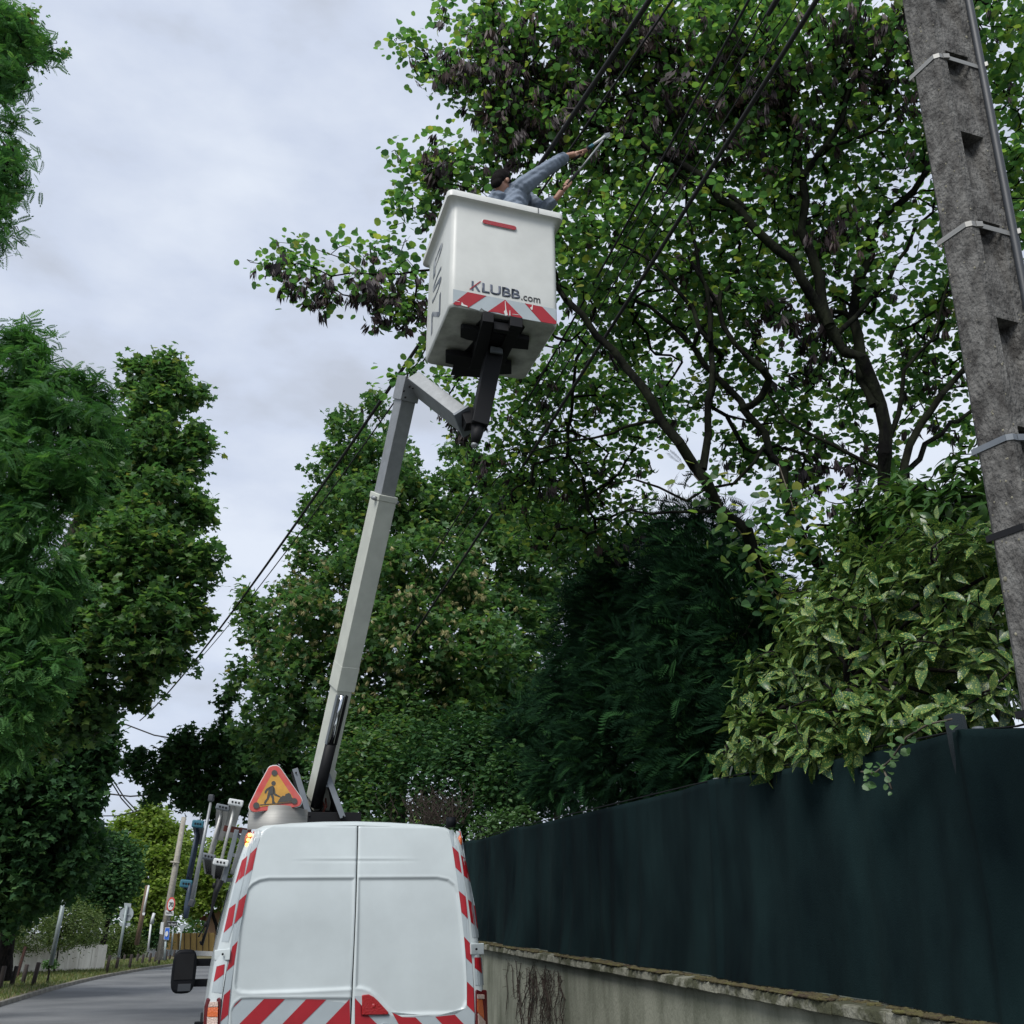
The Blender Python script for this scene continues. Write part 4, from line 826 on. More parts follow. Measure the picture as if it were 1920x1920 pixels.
def sub_ng(pts, cuts=4):
    bm = bmesh.new(); vs = [bm.verts.new((p[0], 0, p[1])) for p in pts]; f = bm.faces.new(vs)
    bmesh.ops.triangulate(bm, faces=bm.faces[:])
    bmesh.ops.subdivide_edges(bm, edges=bm.edges[:], cuts=cuts, use_grid_fill=True)
    return bm
def decal(name, polys, m, parent, off=.004, cuts=3, fn=None):
    for pl in polys:
        q = pxpoly(pl); bm = sub_ng(q, cuts)
        for v in bm.verts: v.co.y = (fn or yskin)(v.co.x, v.co.z) - off
        bmesh.ops.recalc_face_normals(bm, faces=bm.faces)
        if sum(f.normal.y for f in bm.faces) > 0: bmesh.ops.reverse_faces(bm, faces=bm.faces)
        me = bpy.data.meshes.new(name); bm.to_mesh(me); bm.free(); me.materials.append(m); link(name, me, parent)
def c1(l): return [(300 + x / 3.6925, 1400 + y / 3.6925) for x, y in l]
def c2(l): return [(600 + x / 4.086, 1450 + y / 4.086) for x, y in l]
def c6(l): return [(380 + x / 3.556, 1840 + y / 3.556) for x, y in l]
S_ = M_['silver']; RD = M_['red']
decal('silver_strip', [c1([(612, 600), (652, 580), (655, 600), (618, 760), (583, 893), (540, 1080), (510, 1225), (474, 1352), (425, 1350), (440, 1290), (478, 1120), (520, 948), (566, 790)]), c1([(390, 1520), (448, 1505), (440, 1575), (428, 1705), (357, 1700), (370, 1630)])], S_, van, .003)
decal('silver_strip', [c1([(662, 575), (702, 575), (690, 640), (672, 695), (640, 850), (600, 1018), (570, 1170), (538, 1345), (512, 1510), (487, 1680), (472, 1855), (463, 1990), (408, 1990), (420, 1860), (440, 1720), (460, 1555), (483, 1400), (512, 1228), (545, 1065), (590, 880), (628, 730), (655, 610)])], S_, doorL, .003)
decal('red_stripe', [c1(q) for q in ([(566, 790), (605, 755), (582, 892), (520, 948)], [(478, 1120), (525, 1085), (500, 1235), (440, 1290)], [(392, 1522), (448, 1505), (441, 1575), (370, 1630)], [(622, 592), (654, 582), (650, 598), (614, 615)])], RD, van, .0045)
decal('red_stripe', [c1(q) for q in ([(625, 740), (672, 695), (640, 850), (588, 893)], [(547, 1065), (600, 1018), (570, 1170), (514, 1228)], [(500, 1385), (538, 1345), (512, 1510), (461, 1555)], [(442, 1720), (487, 1680), (472, 1855), (418, 1905)])], RD, doorL, .0045)
decal('silver_strip', [c2([(1040, 443), (1078, 443), (1100, 560), (1118, 665), (1150, 832), (1185, 1015), (1208, 1190), (1217, 1258), (1165, 1258), (1155, 1140), (1132, 965), (1100, 785), (1078, 625), (1058, 520)]), c2([(1182, 1410), (1240, 1410), (1254, 1622), (1188, 1622)])], S_, van, .003)
decal('silver_strip', [c2([(985, 435), (1023, 435), (1060, 605), (1098, 780), (1115, 945), (1134, 1130), (1150, 1310), (1165, 1462), (1176, 1645), (1182, 1835), (1184, 2040), (1126, 2040), (1122, 1775), (1125, 1595), (1102, 1250), (1062, 900), (1012, 560)])], S_, doorR, .003)
decal('red_stripe', [c2(q) for q in ([(1078, 625), (1118, 665), (1150, 832), (1102, 785)], [(1132, 965), (1185, 1015), (1208, 1190), (1156, 1140)], [(1182, 1410), (1238, 1410), (1247, 1545), (1184, 1490)], [(1040, 445), (1076, 445), (1080, 482), (1050, 455)])], RD, van, .0045)
decal('red_stripe', [c2(q) for q in ([(1012, 560), (1060, 605), (1085, 768), (1037, 722)], [(1062, 900), (1115, 945), (1132, 1115), (1082, 1062)], [(1102, 1250), (1147, 1300), (1165, 1462), (1117, 1415)], [(1125, 1595), (1175, 1645), (1182, 1835), (1124, 1775)])], RD, doorR, .0045)
def yb(x, z): return yskin(x, z) + .010
decal('silver_band', [c6([(262, 112), (555, 111), (985, 116), (985, 420), (170, 420), (185, 210), (215, 135)])], S_, doorL, .004, fn=yb)
decal('red_stripe', [c6(q) for q in ([(415, 112), (555, 112), (250, 420), (110 + 60, 420), (245, 284)], [(700, 110), (835, 112), (545, 400), (420, 400)], [(980, 118), (984, 284), (870, 400), (710, 400)], [(265, 114), (215, 135), (195, 185)])], RD, doorL, .0065, fn=yb)
decal('silver_band', [c6([(1012, 98), (1055, 98), (1055, 235), (1245, 232), (1262, 205), (1310, 238), (1550, 232), (1690, 218), (1750, 180), (1812, 215), (1812, 420), (1012, 420)])], S_, doorR, .004)
decal('red_stripe', [c6(q) for q in ([(1014, 110), (1052, 152), (1054, 236), (1112, 236), (1300, 420), (1180, 420), (1014, 284)], [(1262, 207), (1330, 238), (1418, 240), (1600, 420), (1480, 420), (1305, 284)], [(1550, 236), (1680, 222), (1812, 360), (1812, 420), (1725, 420)])], RD, doorR, .0065)
# lamps, hinges
def solid(name, px_list, m, parent, y0, y1, bevel=.006, conv=None):
    q = [(conv or rp)(a, b) for a, b in px_list]
    pts = [Vector((p.x, p.y - y0, p.z)) for p in q]
    return MB().prism(pts, (0, y0 + y1, 0)).obj(name, m, parent, bevel=bevel)
bk = solid('brake_light', c2([(318, 1697), (372, 1692), (410, 1712), (440, 1740), (525, 1832), (518, 1848), (320, 1852)]), M_['redlens'], doorR, .022, .03, .008)
MB().ell(rp(701, 1886, .020) + Vector((0, 0, 0)), (.016, .006, .016)).obj('reflector', M_['redlens'], doorR, smooth=True)
solid('number_plate_lamp', c6([(1180, 284), (1205, 273), (1230, 276), (1245, 290), (1245, 330), (1180, 330)]), M_['signgrey'], doorR, .02, .02)
for sg, fr, pcs in ((-1, c1([(320, 1740), (424, 1734), (416, 1925), (410, 2180), (303, 2180), (299, 1900), (306, 1800)]), [('clear_lens', 'clear', c1([(342, 1766), (402, 1764), (401, 1800), (334, 1802)])), ('indicator_lens', 'amber', c1([(332, 1804), (402, 1802), (399, 1870), (326, 1870)])), ('clear_lens', 'clear', c1([(326, 1873), (399, 1873), (396, 2080), (318, 2080)]))]),
                    (1, c2([(1188, 1655), (1276, 1660), (1284, 1900), (1296, 2260), (1200, 2260), (1190, 1900)]), [('clear_lens', 'clear', c2([(1200, 1692), (1254, 1694), (1256, 1728), (1202, 1726)])), ('indicator_lens', 'amber', c2([(1202, 1728), (1258, 1730), (1264, 1900), (1202, 1830)])), ('clear_lens', 'clear', c2([(1206, 1836), (1262, 1898), (1268, 1960), (1210, 1960)]))])):
    tl = solid('tail_light', fr, M_['housing'], van, .02, .04, .012)
    for nm, mm, pl in pcs: solid(nm, pl, M_[mm], tl, .026, 0, .003)
for pl, hole in ((c1([(376, 1408), (488, 1397), (482, 1478), (376, 1480)]), c1([(434, 1437)])[0]), (c2([(1147, 1306), (1250, 1300), (1250, 1388), (1150, 1390)]), c2([(1200, 1347)])[0])):
    h = solid('hinge', pl, M_['white'], van, .028, .05, .006)
    p = rp(*hole, .03); MB().tube([p, p + Vector((0, .01, 0))], .008, k=12).obj('hinge_pin', M_['plastic'], h)
p = rp(465.5, 1575, 0); ml = MB().ell(p, (.028, .022, .055), nu=16, nv=10).obj('marker_light', M_['amber'], van, smooth=True); ml['label'] = 'lit amber flasher'
for dz, dx in ((.034, .008), (0, 0), (-.034, -.006)): MB().ell(p + Vector((dx, -.018, dz)), (.014, .010, .013), nu=10, nv=6).obj('led', M_['lit'], ml, smooth=True)
p = rp(862.5, 1577, 0); ml = MB().ell(p, (.018, .02, .045), nu=16, nv=10).obj('marker_light', M_['amber'], van, smooth=True); ml['label'] = 'unlit amber flasher'
p = rp(855, 1545, 0); MB().tube([p + Vector((-.03, .05, -.02)), p + Vector((-.03, .05, .055))], .04, k=16).obj('roof_lamp', M_['plastic'], van, smooth=True)
# bumper, wheels, glass, mirrors
MB().box((0, -.06, .55), (1.9, .24, .2)).obj('rear_bumper', M_['plastic'], van, bevel=.03)
for sx in (-1, 1):
    for y in (1.05, 4.75):
        w = MB().tube([(sx * .78, y, .36), (sx * .80, y, .36), (sx * .98, y, .36), (sx * 1.0, y, .36)], [.31, .36, .36, .31], k=28).obj('wheel', M_['rubber'], van, smooth=True)
        MB().tube([(sx * .985, y, .36), (sx * 1.005, y, .36)], .2, k=20).obj('rim', M_['alu'], w)
for sx in (-1, 1):
    q = [(sx * .915, 3.6, 1.72), (sx * .925, 4.6, 1.6), (sx * .87, 4.45, 2.05), (sx * .845, 3.6, 2.15)]
    MB().prism([Vector(a) + Vector((sx * .03, 0, 0)) for a in q], (-sx * .02, 0, 0)).obj('side_window', M_['glass'], van)
    MB().beam((sx * 1.005, .3, .9), (sx * 1.005, 4.2, .9), .03, .16).obj('side_moulding', M_['plastic'], van, bevel=.008)
MB().prism([(-.78, 4.62, 2.2), (.78, 4.62, 2.2), (.86, 5.14, 1.62), (-.86, 5.14, 1.62)], (0, .03, .03)).obj('windscreen', M_['glass'], van)
def mirror(sx):
    cx = sx * 1.235; y = 4.25; mb = MB(); n = 24; vs = []; prof = [(0, .9), (.02, 1), (.10, 1.0), (.17, .86), (.20, .5)]
    for dy, sc in prof:
        for j in range(n):
            t = 2 * math.pi * j / n; c_, s_ = math.cos(t), math.sin(t); ex = .55
            vs.append((cx + sx * .0 + .125 * sc * math.copysign(abs(c_) ** ex, c_), y - .02 + dy, 1.375 + .215 * (sc if s_ > 0 else sc) * math.copysign(abs(s_) ** ex, s_)))
    mb.add(vs, [(i * n + j, i * n + (j + 1) % n, (i + 1) * n + (j + 1) % n, (i + 1) * n + j) for i in range(len(prof) - 1) for j in range(n)] + [tuple(range(n - 1, -1, -1)), tuple((len(prof) - 1) * n + j for j in range(n))])
    o = mb.obj('side_mirror', M_['plastic'], van, bevel=.012); 
    MB().box((cx, y - .024, 1.42), (.19, .006, .25)).obj('mirror_glass', M_['black'], o, bevel=.002)
    MB().box((cx - sx * .02, y - .024, 1.22), (.13, .008, .07)).obj('blind_spot_glass', M_['pipe'], o, bevel=.002)
    for z in (1.46, 1.26): MB().beam((cx, y + .08, z), (sx * .93, y + .12, z - .005), .05, .075).obj('mirror_arm', M_['plastic'], o, bevel=.012)
mirror(-1); mirror(1)
MB().box((-1.03, 1.6, 1.02), (.07, .05, .07)).obj('side_marker', M_['plastic'], van, bevel=.008)
# roadworks sign on a bent steel band
def cs(l): return [(440 + x / 8, 1420 + y / 8) for x, y in l]
def ps(px, py, y=.16): return VF.pix(px, py, y)
def plate(name, pl, m, parent, y, th=.004, bevel=0):
    q = [ps(a, b, y) for a, b in pl]; return MB().prism(q, (0, th, 0)).obj(name, m, parent, bevel=bevel)
tri = cs([(505, 165), (530, 142), (575, 128), (625, 126), (665, 142), (700, 182), (760, 270), (985, 590), (1006, 640), (998, 690), (970, 728), (925, 742), (600, 785), (310, 818), (262, 812), (228, 780), (218, 735), (232, 690), (350, 450)])
sg_ = plate('roadworks_sign', tri, M_['signred'], van, .150, .012, bevel=.003); sg_['label'] = 'triangular roadworks warning sign on the roof, red edge and yellow face'
cen = Vector((0, 0)); 
def grow_poly(pl, s):
    cx = sum(p[0] for p in pl) / len(pl); cy = sum(p[1] for p in pl) / len(pl); return [(cx + (a - cx) * s, cy + (b - cy) * s) for a, b in pl]
plate('sign_rim', grow_poly(tri, 1.035), M_['signwht'], sg_, .163, .012, bevel=.003)
plate('yellow_face', cs([(552, 262), (650, 258), (868, 590), (872, 672), (500, 728), (345, 745), (330, 730), (340, 655)]), M_['signyel'], sg_, .147, .004)
def circ(cx, cy, r, n=20, ry=None): return cs([(cx + r * math.cos(6.2832 * i / n), cy + (ry or r) * math.sin(6.2832 * i / n)) for i in range(n)])
for c_ in ((597, 233, 44), (325, 722, 48), (897, 655, 44)): plate('flash_lamp', circ(*c_), M_['signblk'], sg_, .142, .006)
sy_ = .1445
for pl in (circ(583, 388, 33), cs([(530, 440), (560, 425), (585, 430), (598, 470), (590, 540), (565, 560), (495, 548), (510, 490)]), cs([(535, 435), (478, 470), (452, 505), (448, 535), (470, 540), (486, 500), (530, 475)]), cs([(582, 436), (602, 465), (610, 540), (690, 588), (686, 600), (600, 570), (576, 540)]),
           cs([(495, 542), (540, 548), (508, 625), (472, 672), (468, 694), (438, 686), (452, 650), (482, 615)]), cs([(530, 548), (578, 545), (590, 600), (592, 655), (612, 678), (562, 688), (560, 620)]), cs([(640, 676), (668, 630), (690, 600), (722, 574), (752, 580), (764, 550), (815, 533), (842, 556), (856, 600), (880, 620), (880, 660)]), cs([(380, 706), (862, 668), (864, 678), (382, 720)])):
    plate('pictogram', pl, M_['signblk'], sg_, sy_, .003)
mb = MB(); vs = []; n = 24; q0 = ps(464, 1548, .25); q1 = ps(576, 1541, .25); zt = [ps(464 + 112 * i / n, 1518 + 5 * math.cos(math.pi * (i / n - .45)) * -1, .25).z for i in range(n + 1)]
for dpt in (0, .004):
    for i in range(n + 1):
        t = i / n; x = q0.x + (q1.x - q0.x) * t; y = .30 - .17 * math.sin(math.pi * (.1 + .8 * t)) + dpt; vs += [(x, y, q0.z - .03), (x, y, zt[i])]
m1 = 2 * (n + 1)
mb.add(vs, [(2 * i, 2 * i + 2, 2 * i + 3, 2 * i + 1) for i in range(n)] + [(m1 + 2 * i, m1 + 2 * i + 1, m1 + 2 * i + 3, m1 + 2 * i + 2) for i in range(n)] + [(2 * i + 1, 2 * i + 3, m1 + 2 * i + 3, m1 + 2 * i + 1) for i in range(n)])
mb.obj('steel_band', M_['inox'], van, smooth=True)
MB().beam(ps(520, 1535, .2), ps(520, 1500, .2), .03, .03).obj('sign_bracket', M_['greymetal'], van)
# dark header strip where the roof platform begins
MB().box((-.15, 2.2, 2.478), (1.0, 2.0, .05)).obj('roof_platform', M_['black'], van, bevel=.01)

# ------------------------------------------------------------------ boom and basket (parts of the same machine)
VI = VM.inverted()
def W2V(p): return VI @ Vector(p)
def vbeam(name, p0, p1, w, h, up, m, parent=van, bevel=.006, **k):
    mb = MB(); mb.beam(p0, p1, w, h, up, **k); mb.v = [tuple(W2V(q)) for q in mb.v]; return mb.obj(name, m, parent, bevel=bevel)
def vtube(name, pts, rad, m, parent=van, k=14):
    return MB().tube([W2V(p) for p in pts], rad, k=k).obj(name, m, parent, smooth=True)
B0 = P(591, 1512, 10.0); K0 = P(769, 708, 8.0); UPV = Vector((math.sin(R(-32)), math.cos(R(-32)), 0))
BD = (K0 - B0).normalized(); BLn = (K0 - B0).length
def onb(py):                              # boom axis point seen at photo row py
    lo, hi = 0, 1
    for _ in range(40):
        t = (lo + hi) / 2; _, y, _ = proj([B0 + (K0 - B0) * t])
        if y[0] > py: lo = t
        else: hi = t
    return B0 + (K0 - B0) * lo
vbeam('outer_boom', onb(1290), onb(934), .185, .235, UPV, M_['cream'])
rb_ = vbeam('root_boom', onb(1500), onb(1284), .15, .22, UPV, M_['cream'], bevel=.006)
sx_ = BD.cross(UPV).normalized(); fz = sx_.cross(BD).normalized()
for o_ in (vbeam('boom_shroud', onb(1290) - fz * .004, onb(1245) - fz * .002, .188, .238, UPV, M_['cream'], bevel=.005),): pass
col_ = vbeam('boom_collar', onb(938) , onb(927), .198, .248, UPV, M_['cream'])
for sx2 in (-.115, .115): vtube('collar_roller', [onb(936) + sx_ * sx2 - fz * .08, onb(936) + sx_ * sx2 - fz * .02], .022, M_['alu'], col_)
vbeam('inner_boom', onb(930), onb(735), .145, .185, UPV, M_['alu'], w1=.15, h1=.18)
# lift cylinder in front of the root boom
q0 = onb(1500) - fz * .16 + sx_ * .06; q1 = onb(1385) - fz * .15 + sx_ * .045; q2 = onb(1296) - fz * .13 + sx_ * .03
vtube('cylinder_body', [q0, q1], .055, M_['black']); vtube('cylinder_rod', [q1, q2], .022, M_['chrome'])
vbeam('rod_guard', q1 + sx_ * .05, q2 + sx_ * .05, .012, .05, UPV, M_['greymetal'], bevel=.002); vbeam('rod_guard', q1 - sx_ * .05, q2 - sx_ * .05, .012, .05, UPV, M_['black'], bevel=.002)
vbeam('heel_bracket', onb(1512) + sx_ * -.03, onb(1440) - sx_ * .02, .17, .2, UPV, M_['cream'], bevel=.004)
# pylon with two raked plates
def pz(px, py, y): return P(px, py, y)
pyl = MB()
for (a, b) in (((545, 1442), (577, 1534)), ((601, 1446), (634, 1534))):
    p0, p1 = pz(*a, 9.75), pz(*b, 9.75)
    q = [p0 + BV * .02, p1 + BV * .02, p1 + AV * .55 + BV * .02, p0 + AV * .25 + BV * .02]
    pyl.prism([W2V(x) for x in q], W2V(q[0] + BV * .012) - W2V(q[0]))
pyl.box(tuple(W2V(pz(612, 1540, 10.0))), (.62, .5, .12)); pyl.box(tuple(W2V(pz(600, 1520, 10.15))), (.22, .3, .3))
pyl.obj('turret', M_['black'], van, bevel=.004)
for a, b, w in (((553, 1441), (581, 1533), .055), ((610, 1443), (643, 1533), .055), ((604, 1473), (625, 1473), .03)):
    vbeam('pylon_flange', pz(*a, 9.72), pz(*b, 9.72), w, .008, AV, M_['greymetal'], bevel=.002)
vtube('hydraulic_motor', [pz(588, 1484, 9.9), pz(602, 1484, 9.9)], .033, M_['signwht']); vtube('motor_cap', [pz(604, 1484, 9.9), pz(609, 1485, 9.9)], .036, M_['signwht'])
for i, (x0, x1) in enumerate(((604, 592), (610, 600), (598, 606))): vtube('hose', [pz(x0, 1492, 9.9), pz((x0 + x1) / 2 + 7, 1512, 9.85), pz(x1, 1532, 9.9)], .009, M_['hose'] if i else M_['black'], k=6)
for (x, y) in ((555, 1449), (580, 1530), (613, 1450), (644, 1531)): 
    c_ = pz(x, y, 9.705); vtube('bolt', [c_, c_ - AV * .008], .009, M_['black'], k=8)
# knuckle and jib
KJ = P(778, 706, 8.0)
kn = vbeam('knuckle', onb(752), onb(692), .185, .21, UPV, M_['alu'], bevel=.006)
for (x, y) in ((764, 704), (778, 712), (768, 725), (774, 728), (757, 733), (786, 720), (760, 745), (776, 698)): vtube('bolt', [P(x, y, 7.875), P(x, y, 7.86)], .011, M_['black'], kn, k=8)
J0 = P(782, 720, 7.96); J1 = P(872, 790, 7.5); JU = Vector((.45, -1.0, .35))
jib = vbeam('jib', J0, J1, .225, .13, (J1 - J0).cross(Vector((0, .45, 1))).cross(J1 - J0), M_['alu'], bevel=.006)
dj = (J1 - J0).normalized()
vbeam('jib_end_plate', J1 - dj * .01, J1 + dj * .02, .26, .16, (J1 - J0).cross(Vector((0, .45, 1))).cross(J1 - J0), M_['greymetal'], bevel=.003)
BK = Matrix.Translation((-.207, 7.408, 6.60)) @ Matrix.Rotation(R(17.6), 4, 'Z')
BF = Frame(BK); BW, BDp, BH = .995, .96, 1.22
post_t = BK @ Vector((.045, -.02, -.06)); post_b = P(897, 800, 7.42)
vbeam('basket_post', post_b, post_t, .15, .16, AV, M_['black'], bevel=.008)
vbeam('post_bracket', P(872, 772, 7.47), P(884, 800, 7.46), .12, .12, AV, M_['black'])
vtube('post_pivot', [post_b + Vector((0, 0, .02)), post_b - (post_t - post_b).normalized() * .10, post_b - (post_t - post_b).normalized() * .17], [.065, .05, .032], M_['black'])
vtube('pivot_nut', [post_b - (post_t - post_b).normalized() * .16, post_b - (post_t - post_b).normalized() * .2], .03, M_['alu'], k=8)
bmat = M_['gel']
BK2V = VI @ BK
bas = bpy.data.objects.new('basket', None)
def rrect(w, d, r, n=5):
    pts = []
    for cx, cy, a0 in ((w / 2 - r, d / 2 - r, 0), (-w / 2 + r, d / 2 - r, 90), (-w / 2 + r, -d / 2 + r, 180), (w / 2 - r, -d / 2 + r, 270)):
        for i in range(n + 1):
            a = R(a0 + 90 * i / n); pts.append((cx + r * math.cos(a), cy + r * math.sin(a)))
    return pts
def loft(rings, name, mats, parent, close0=True, close1=True, smooth=True, M=None, matsel=None):
    mb = MB(); k = len(rings[0]); vs = [Vector(p) for r_ in rings for p in r_]
    if M is not None: vs = [M @ p for p in vs]
    F = [(i * k + j, i * k + (j + 1) % k, (i + 1) * k + (j + 1) % k, (i + 1) * k + j) for i in range(len(rings) - 1) for j in range(k)]
    mb.add(vs, F)
    if close0: mb.mi = 1 if matsel else 0; mb.add([vs[j] for j in range(k)], [tuple(range(k - 1, -1, -1))]); mb.mi = 0
    if close1: mb.add([vs[(len(rings) - 1) * k + j] for j in range(k)], [tuple(range(k))])
    return mb.obj(name, mats, parent, smooth=smooth, fix=False)
def bring(w, d, r, z): return [(x, y, z) for x, y in rrect(w, d, r)]
hh = BH
bas = loft([bring(BW - .03, BDp - .03, .05, 0), bring(BW - .012, BDp - .012, .055, .008), bring(BW, BDp, .055, .03), bring(BW + .002, BDp + .002, .055, .4), bring(BW, BDp, .055, .9), bring(BW - .004, BDp - .004, .055, 1.08), bring(BW + .01, BDp + .01, .055, 1.13), bring(BW + .055, BDp + .055, .05, 1.155), bring(BW + .11, BDp + .11, .05, 1.16), bring(BW + .115, BDp + .115, .05, 1.215), bring(BW + .10, BDp + .10, .05, 1.228), bring(BW - .06, BDp - .06, .05, 1.228),
           bring(BW - .07, BDp - .07, .05, 1.2), bring(BW - .07, BDp - .07, .05, .03)], 'basket', [bmat, M_['geldirty']], van, close0=False, close1=True, M=BK2V)
loft([bring(BW - .032, BDp - .032, .05, -.002), bring(BW - .03, BDp - .03, .05, .001)], 'basket_floor', M_['geldirty'], bas, M=BK2V)
for o_ in (bas,):
    md = o_.modifiers.new('e', 'EDGE_SPLIT'); md.split_angle = R(50)
def yb2(z): return -(BDp / 2) - .0015
def bface(px, py, off=0.002):
    q = BF.pix(px, py, -BDp / 2 - off); return BK2V @ q
def bplate(name, pl, m, off, parent=bas, th=.0015):
    q = [BF.pix(a, b, -BDp / 2 - off) for a, b in pl]; q2 = [BK2V @ p for p in q]
    n = (BK2V.to_3x3() @ Vector((0, 1, 0))) * th
    return MB().prism(q2, n).obj(name, m, parent)
def c7(l): return [(780 + x / 6.857, 480 + y / 6.857) for x, y in l]
bplate('silver_band', c7([(478, 425), (1140, 558), (1800, 682), (1800, 882), (1480, 826), (1280, 788), (1150, 765), (925, 716), (880, 700), (840, 668), (815, 702), (700, 668), (600, 632), (475, 608)]), S_, .003)
for pl in ([(665, 462), (905, 512), (672, 664), (640, 642), (600, 625), (585, 600), (575, 632), (520, 632), (475, 610)], [(1145, 562), (1372, 796), (1290, 786), (1215, 768), (1190, 765), (1150, 735), (1130, 748), (1050, 725), (925, 714)], [(1400, 607), (1622, 652), (1810, 845), (1800, 876), (1700, 862), (1610, 845)]):
    bplate('red_stripe', c7(pl), RD, .0055)
for pl in ([(1143, 580), (1150, 580), (1160, 680), (1180, 760), (1150, 768), (1130, 715), (1148, 690)], [(1494, 625), (1502, 628), (1498, 690), (1482, 690), (1468, 662), (1490, 650)], [(590, 590), (612, 622), (660, 640), (664, 655), (600, 640), (580, 630)], [(1203, 700), (1210, 700), (1214, 766), (1200, 764)], [(1240, 745), (1320, 752), (1320, 758), (1240, 750)], [(500, 570), (560, 585), (562, 591), (500, 576)]):
    bplate('scratch', c7(pl), bmat, .0075)
# lettering
def text_mesh(s, bold=0.0, space=1.0):
    cu = bpy.data.curves.new('t', 'FONT'); cu.body = s; cu.offset = bold; cu.space_character = space; cu.extrude = 0.0; cu.resolution_u = 6
    o = bpy.data.objects.new('t', cu); COL.objects.link(o); bpy.context.view_layer.update()
    me = bpy.data.meshes.new_from_object(o.evaluated_get(bpy.context.evaluated_depsgraph_get()))
    bpy.data.objects.remove(o); return me
def place_text(name, s, O, X, Z, m, parent, width, height=None, bold=0, space=1.0, th=.0012):
    me = text_mesh(s, bold, space); v = np.array([q.co[:] for q in me.vertices]); mn, mxv = v.min(0), v.max(0)
    sx = width / (mxv[0] - mn[0]); sz = (height / (mxv[1] - mn[1])) if height else sx
    bm = bmesh.new(); bm.from_mesh(me)
    r_ = bmesh.ops.extrude_face_region(bm, geom=bm.faces[:]); N_ = Vector(X).cross(Vector(Z)).normalized()
    ev = [g_ for g_ in r_['geom'] if isinstance(g_, bmesh.types.BMVert)]; evs = set(ev)
    for q in bm.verts: 
        dpt = 0 if q in evs else th
        q.co = Vector(O) + Vector(X) * ((q.co.x - mn[0]) * sx) + Vector(Z) * ((q.co.y - mn[1]) * sz) - N_ * dpt * -1
    bmesh.ops.recalc_face_normals(bm, faces=bm.faces); me2 = bpy.data.meshes.new(name); bm.to_mesh(me2); bm.free(); me2.materials.append(m)
    return link(name, me2, parent)
bx = BK2V.to_3x3() @ Vector((1, 0, 0)); bz = BK2V.to_3x3() @ Vector((0, 0, 1))
a0 = BF.pix(*c7([(738, 440)])[0], -BDp / 2 - .004); a1 = BF.pix(*c7([(848, 462)])[0], -BDp / 2 - .004); a2 = BF.pix(*c7([(1338, 558)])[0], -BDp / 2 - .004); a3 = BF.pix(*c7([(705, 300)])[0], -BDp / 2 - .004)
capH = .92 * (a3.z - BF.pix(*c7([(708, 432)])[0], -BDp / 2 - .004).z); zb_ = a1.z - .002
O_ = BK2V @ Vector((a1.x, a1.y, zb_))
place_text('lettering', 'LUBB', O_, bx, bz, M_['navy'], bas, a2.x - a1.x, capH, bold=.022, space=.98)
kx = a1.x - .012; KW = capH * .85; lx0 = a1.x - .018 - KW
def kp(u, w): return (lx0 + u * KW, w * capH + zb_)
for pl, mm, of in (([kp(.10, 0), kp(.32, 0), kp(.32, 1.0), kp(.10, 1.0)], 'navy', .0035), ([kp(.42, .50), kp(.60, .62), kp(1.06, 0), kp(.78, 0)], 'navy', .0035), ([kp(-.16, .05), kp(-.02, .05), kp(1.12, 1.12), kp(.98, 1.12)], 'red', .006)):
    MB().prism([BK2V @ Vector((x_, -BDp / 2 - of, z_)) for x_, z_ in pl], (BK2V.to_3x3() @ Vector((0, 1, 0))) * .0015).obj('lettering', M_[mm], bas)
d0 = BF.pix(*c7([(1352, 556)])[0], -BDp / 2 - .004); d1 = BF.pix(*c7([(1598, 600)])[0], -BDp / 2 - .004)
place_text('lettering', '.com', BK2V @ Vector((d0.x, d0.y, zb_)), bx, bz, M_['letter'], bas, d1.x - d0.x, capH * .52, bold=.006)
# red reflector below the rim
rr = [BF.pix(a, b, -BDp / 2 - .002) for a, b in ((905, 416), (967, 431))]; L_ = rr[1] - rr[0]; zc2 = rr[0].z
for nm, mm, rr_, of in (('reflector', 'redlens', .024, .014), ('reflector_base', 'white', .028, .008)):
    pts = []
    for i in range(17): a = math.pi / 2 + math.pi * i / 16; pts.append((rr[0].x + .02 + rr_ * math.cos(a), zc2 + rr_ * math.sin(a)))
    for i in range(17): a = -math.pi / 2 + math.pi * i / 16; pts.append((rr[1].x - .02 + rr_ * math.cos(a), zc2 + rr_ * math.sin(a)))
    MB().prism([BK2V @ Vector((x_, -BDp / 2 - of, z_)) for x_, z_ in pts], (BK2V.to_3x3() @ Vector((0, 1, 0))) * (of - .001)).obj(nm, M_[mm], bas, bevel=.003)
M_['faded'] = mat('faded_lettering', (.10, .115, .14), .5, col2=(.42, .44, .45), nscale=5, lo=.36, hi=.5)
# lettering down the left side of the basket
for s_, z0, hgt in (('P', .78, .20), ('S', .48, .22), ('N', .14, .24)):
    O2 = BK2V @ Vector((-BW / 2 - .003, .22, z0)); X2 = BK2V.to_3x3() @ Vector((0, -1, 0)); Z2 = bz
    place_text('side_lettering', s_, O2 , X2, Z2, M_['faded'], bas, .36, hgt, bold=.0)
vbeam('rim_joint', BK @ Vector((.30, -BDp / 2 - .06, 1.163)), BK @ Vector((.30, -BDp / 2 - .06, 1.226)), .004, .01, AV, M_['gap'], bas, bevel=0)
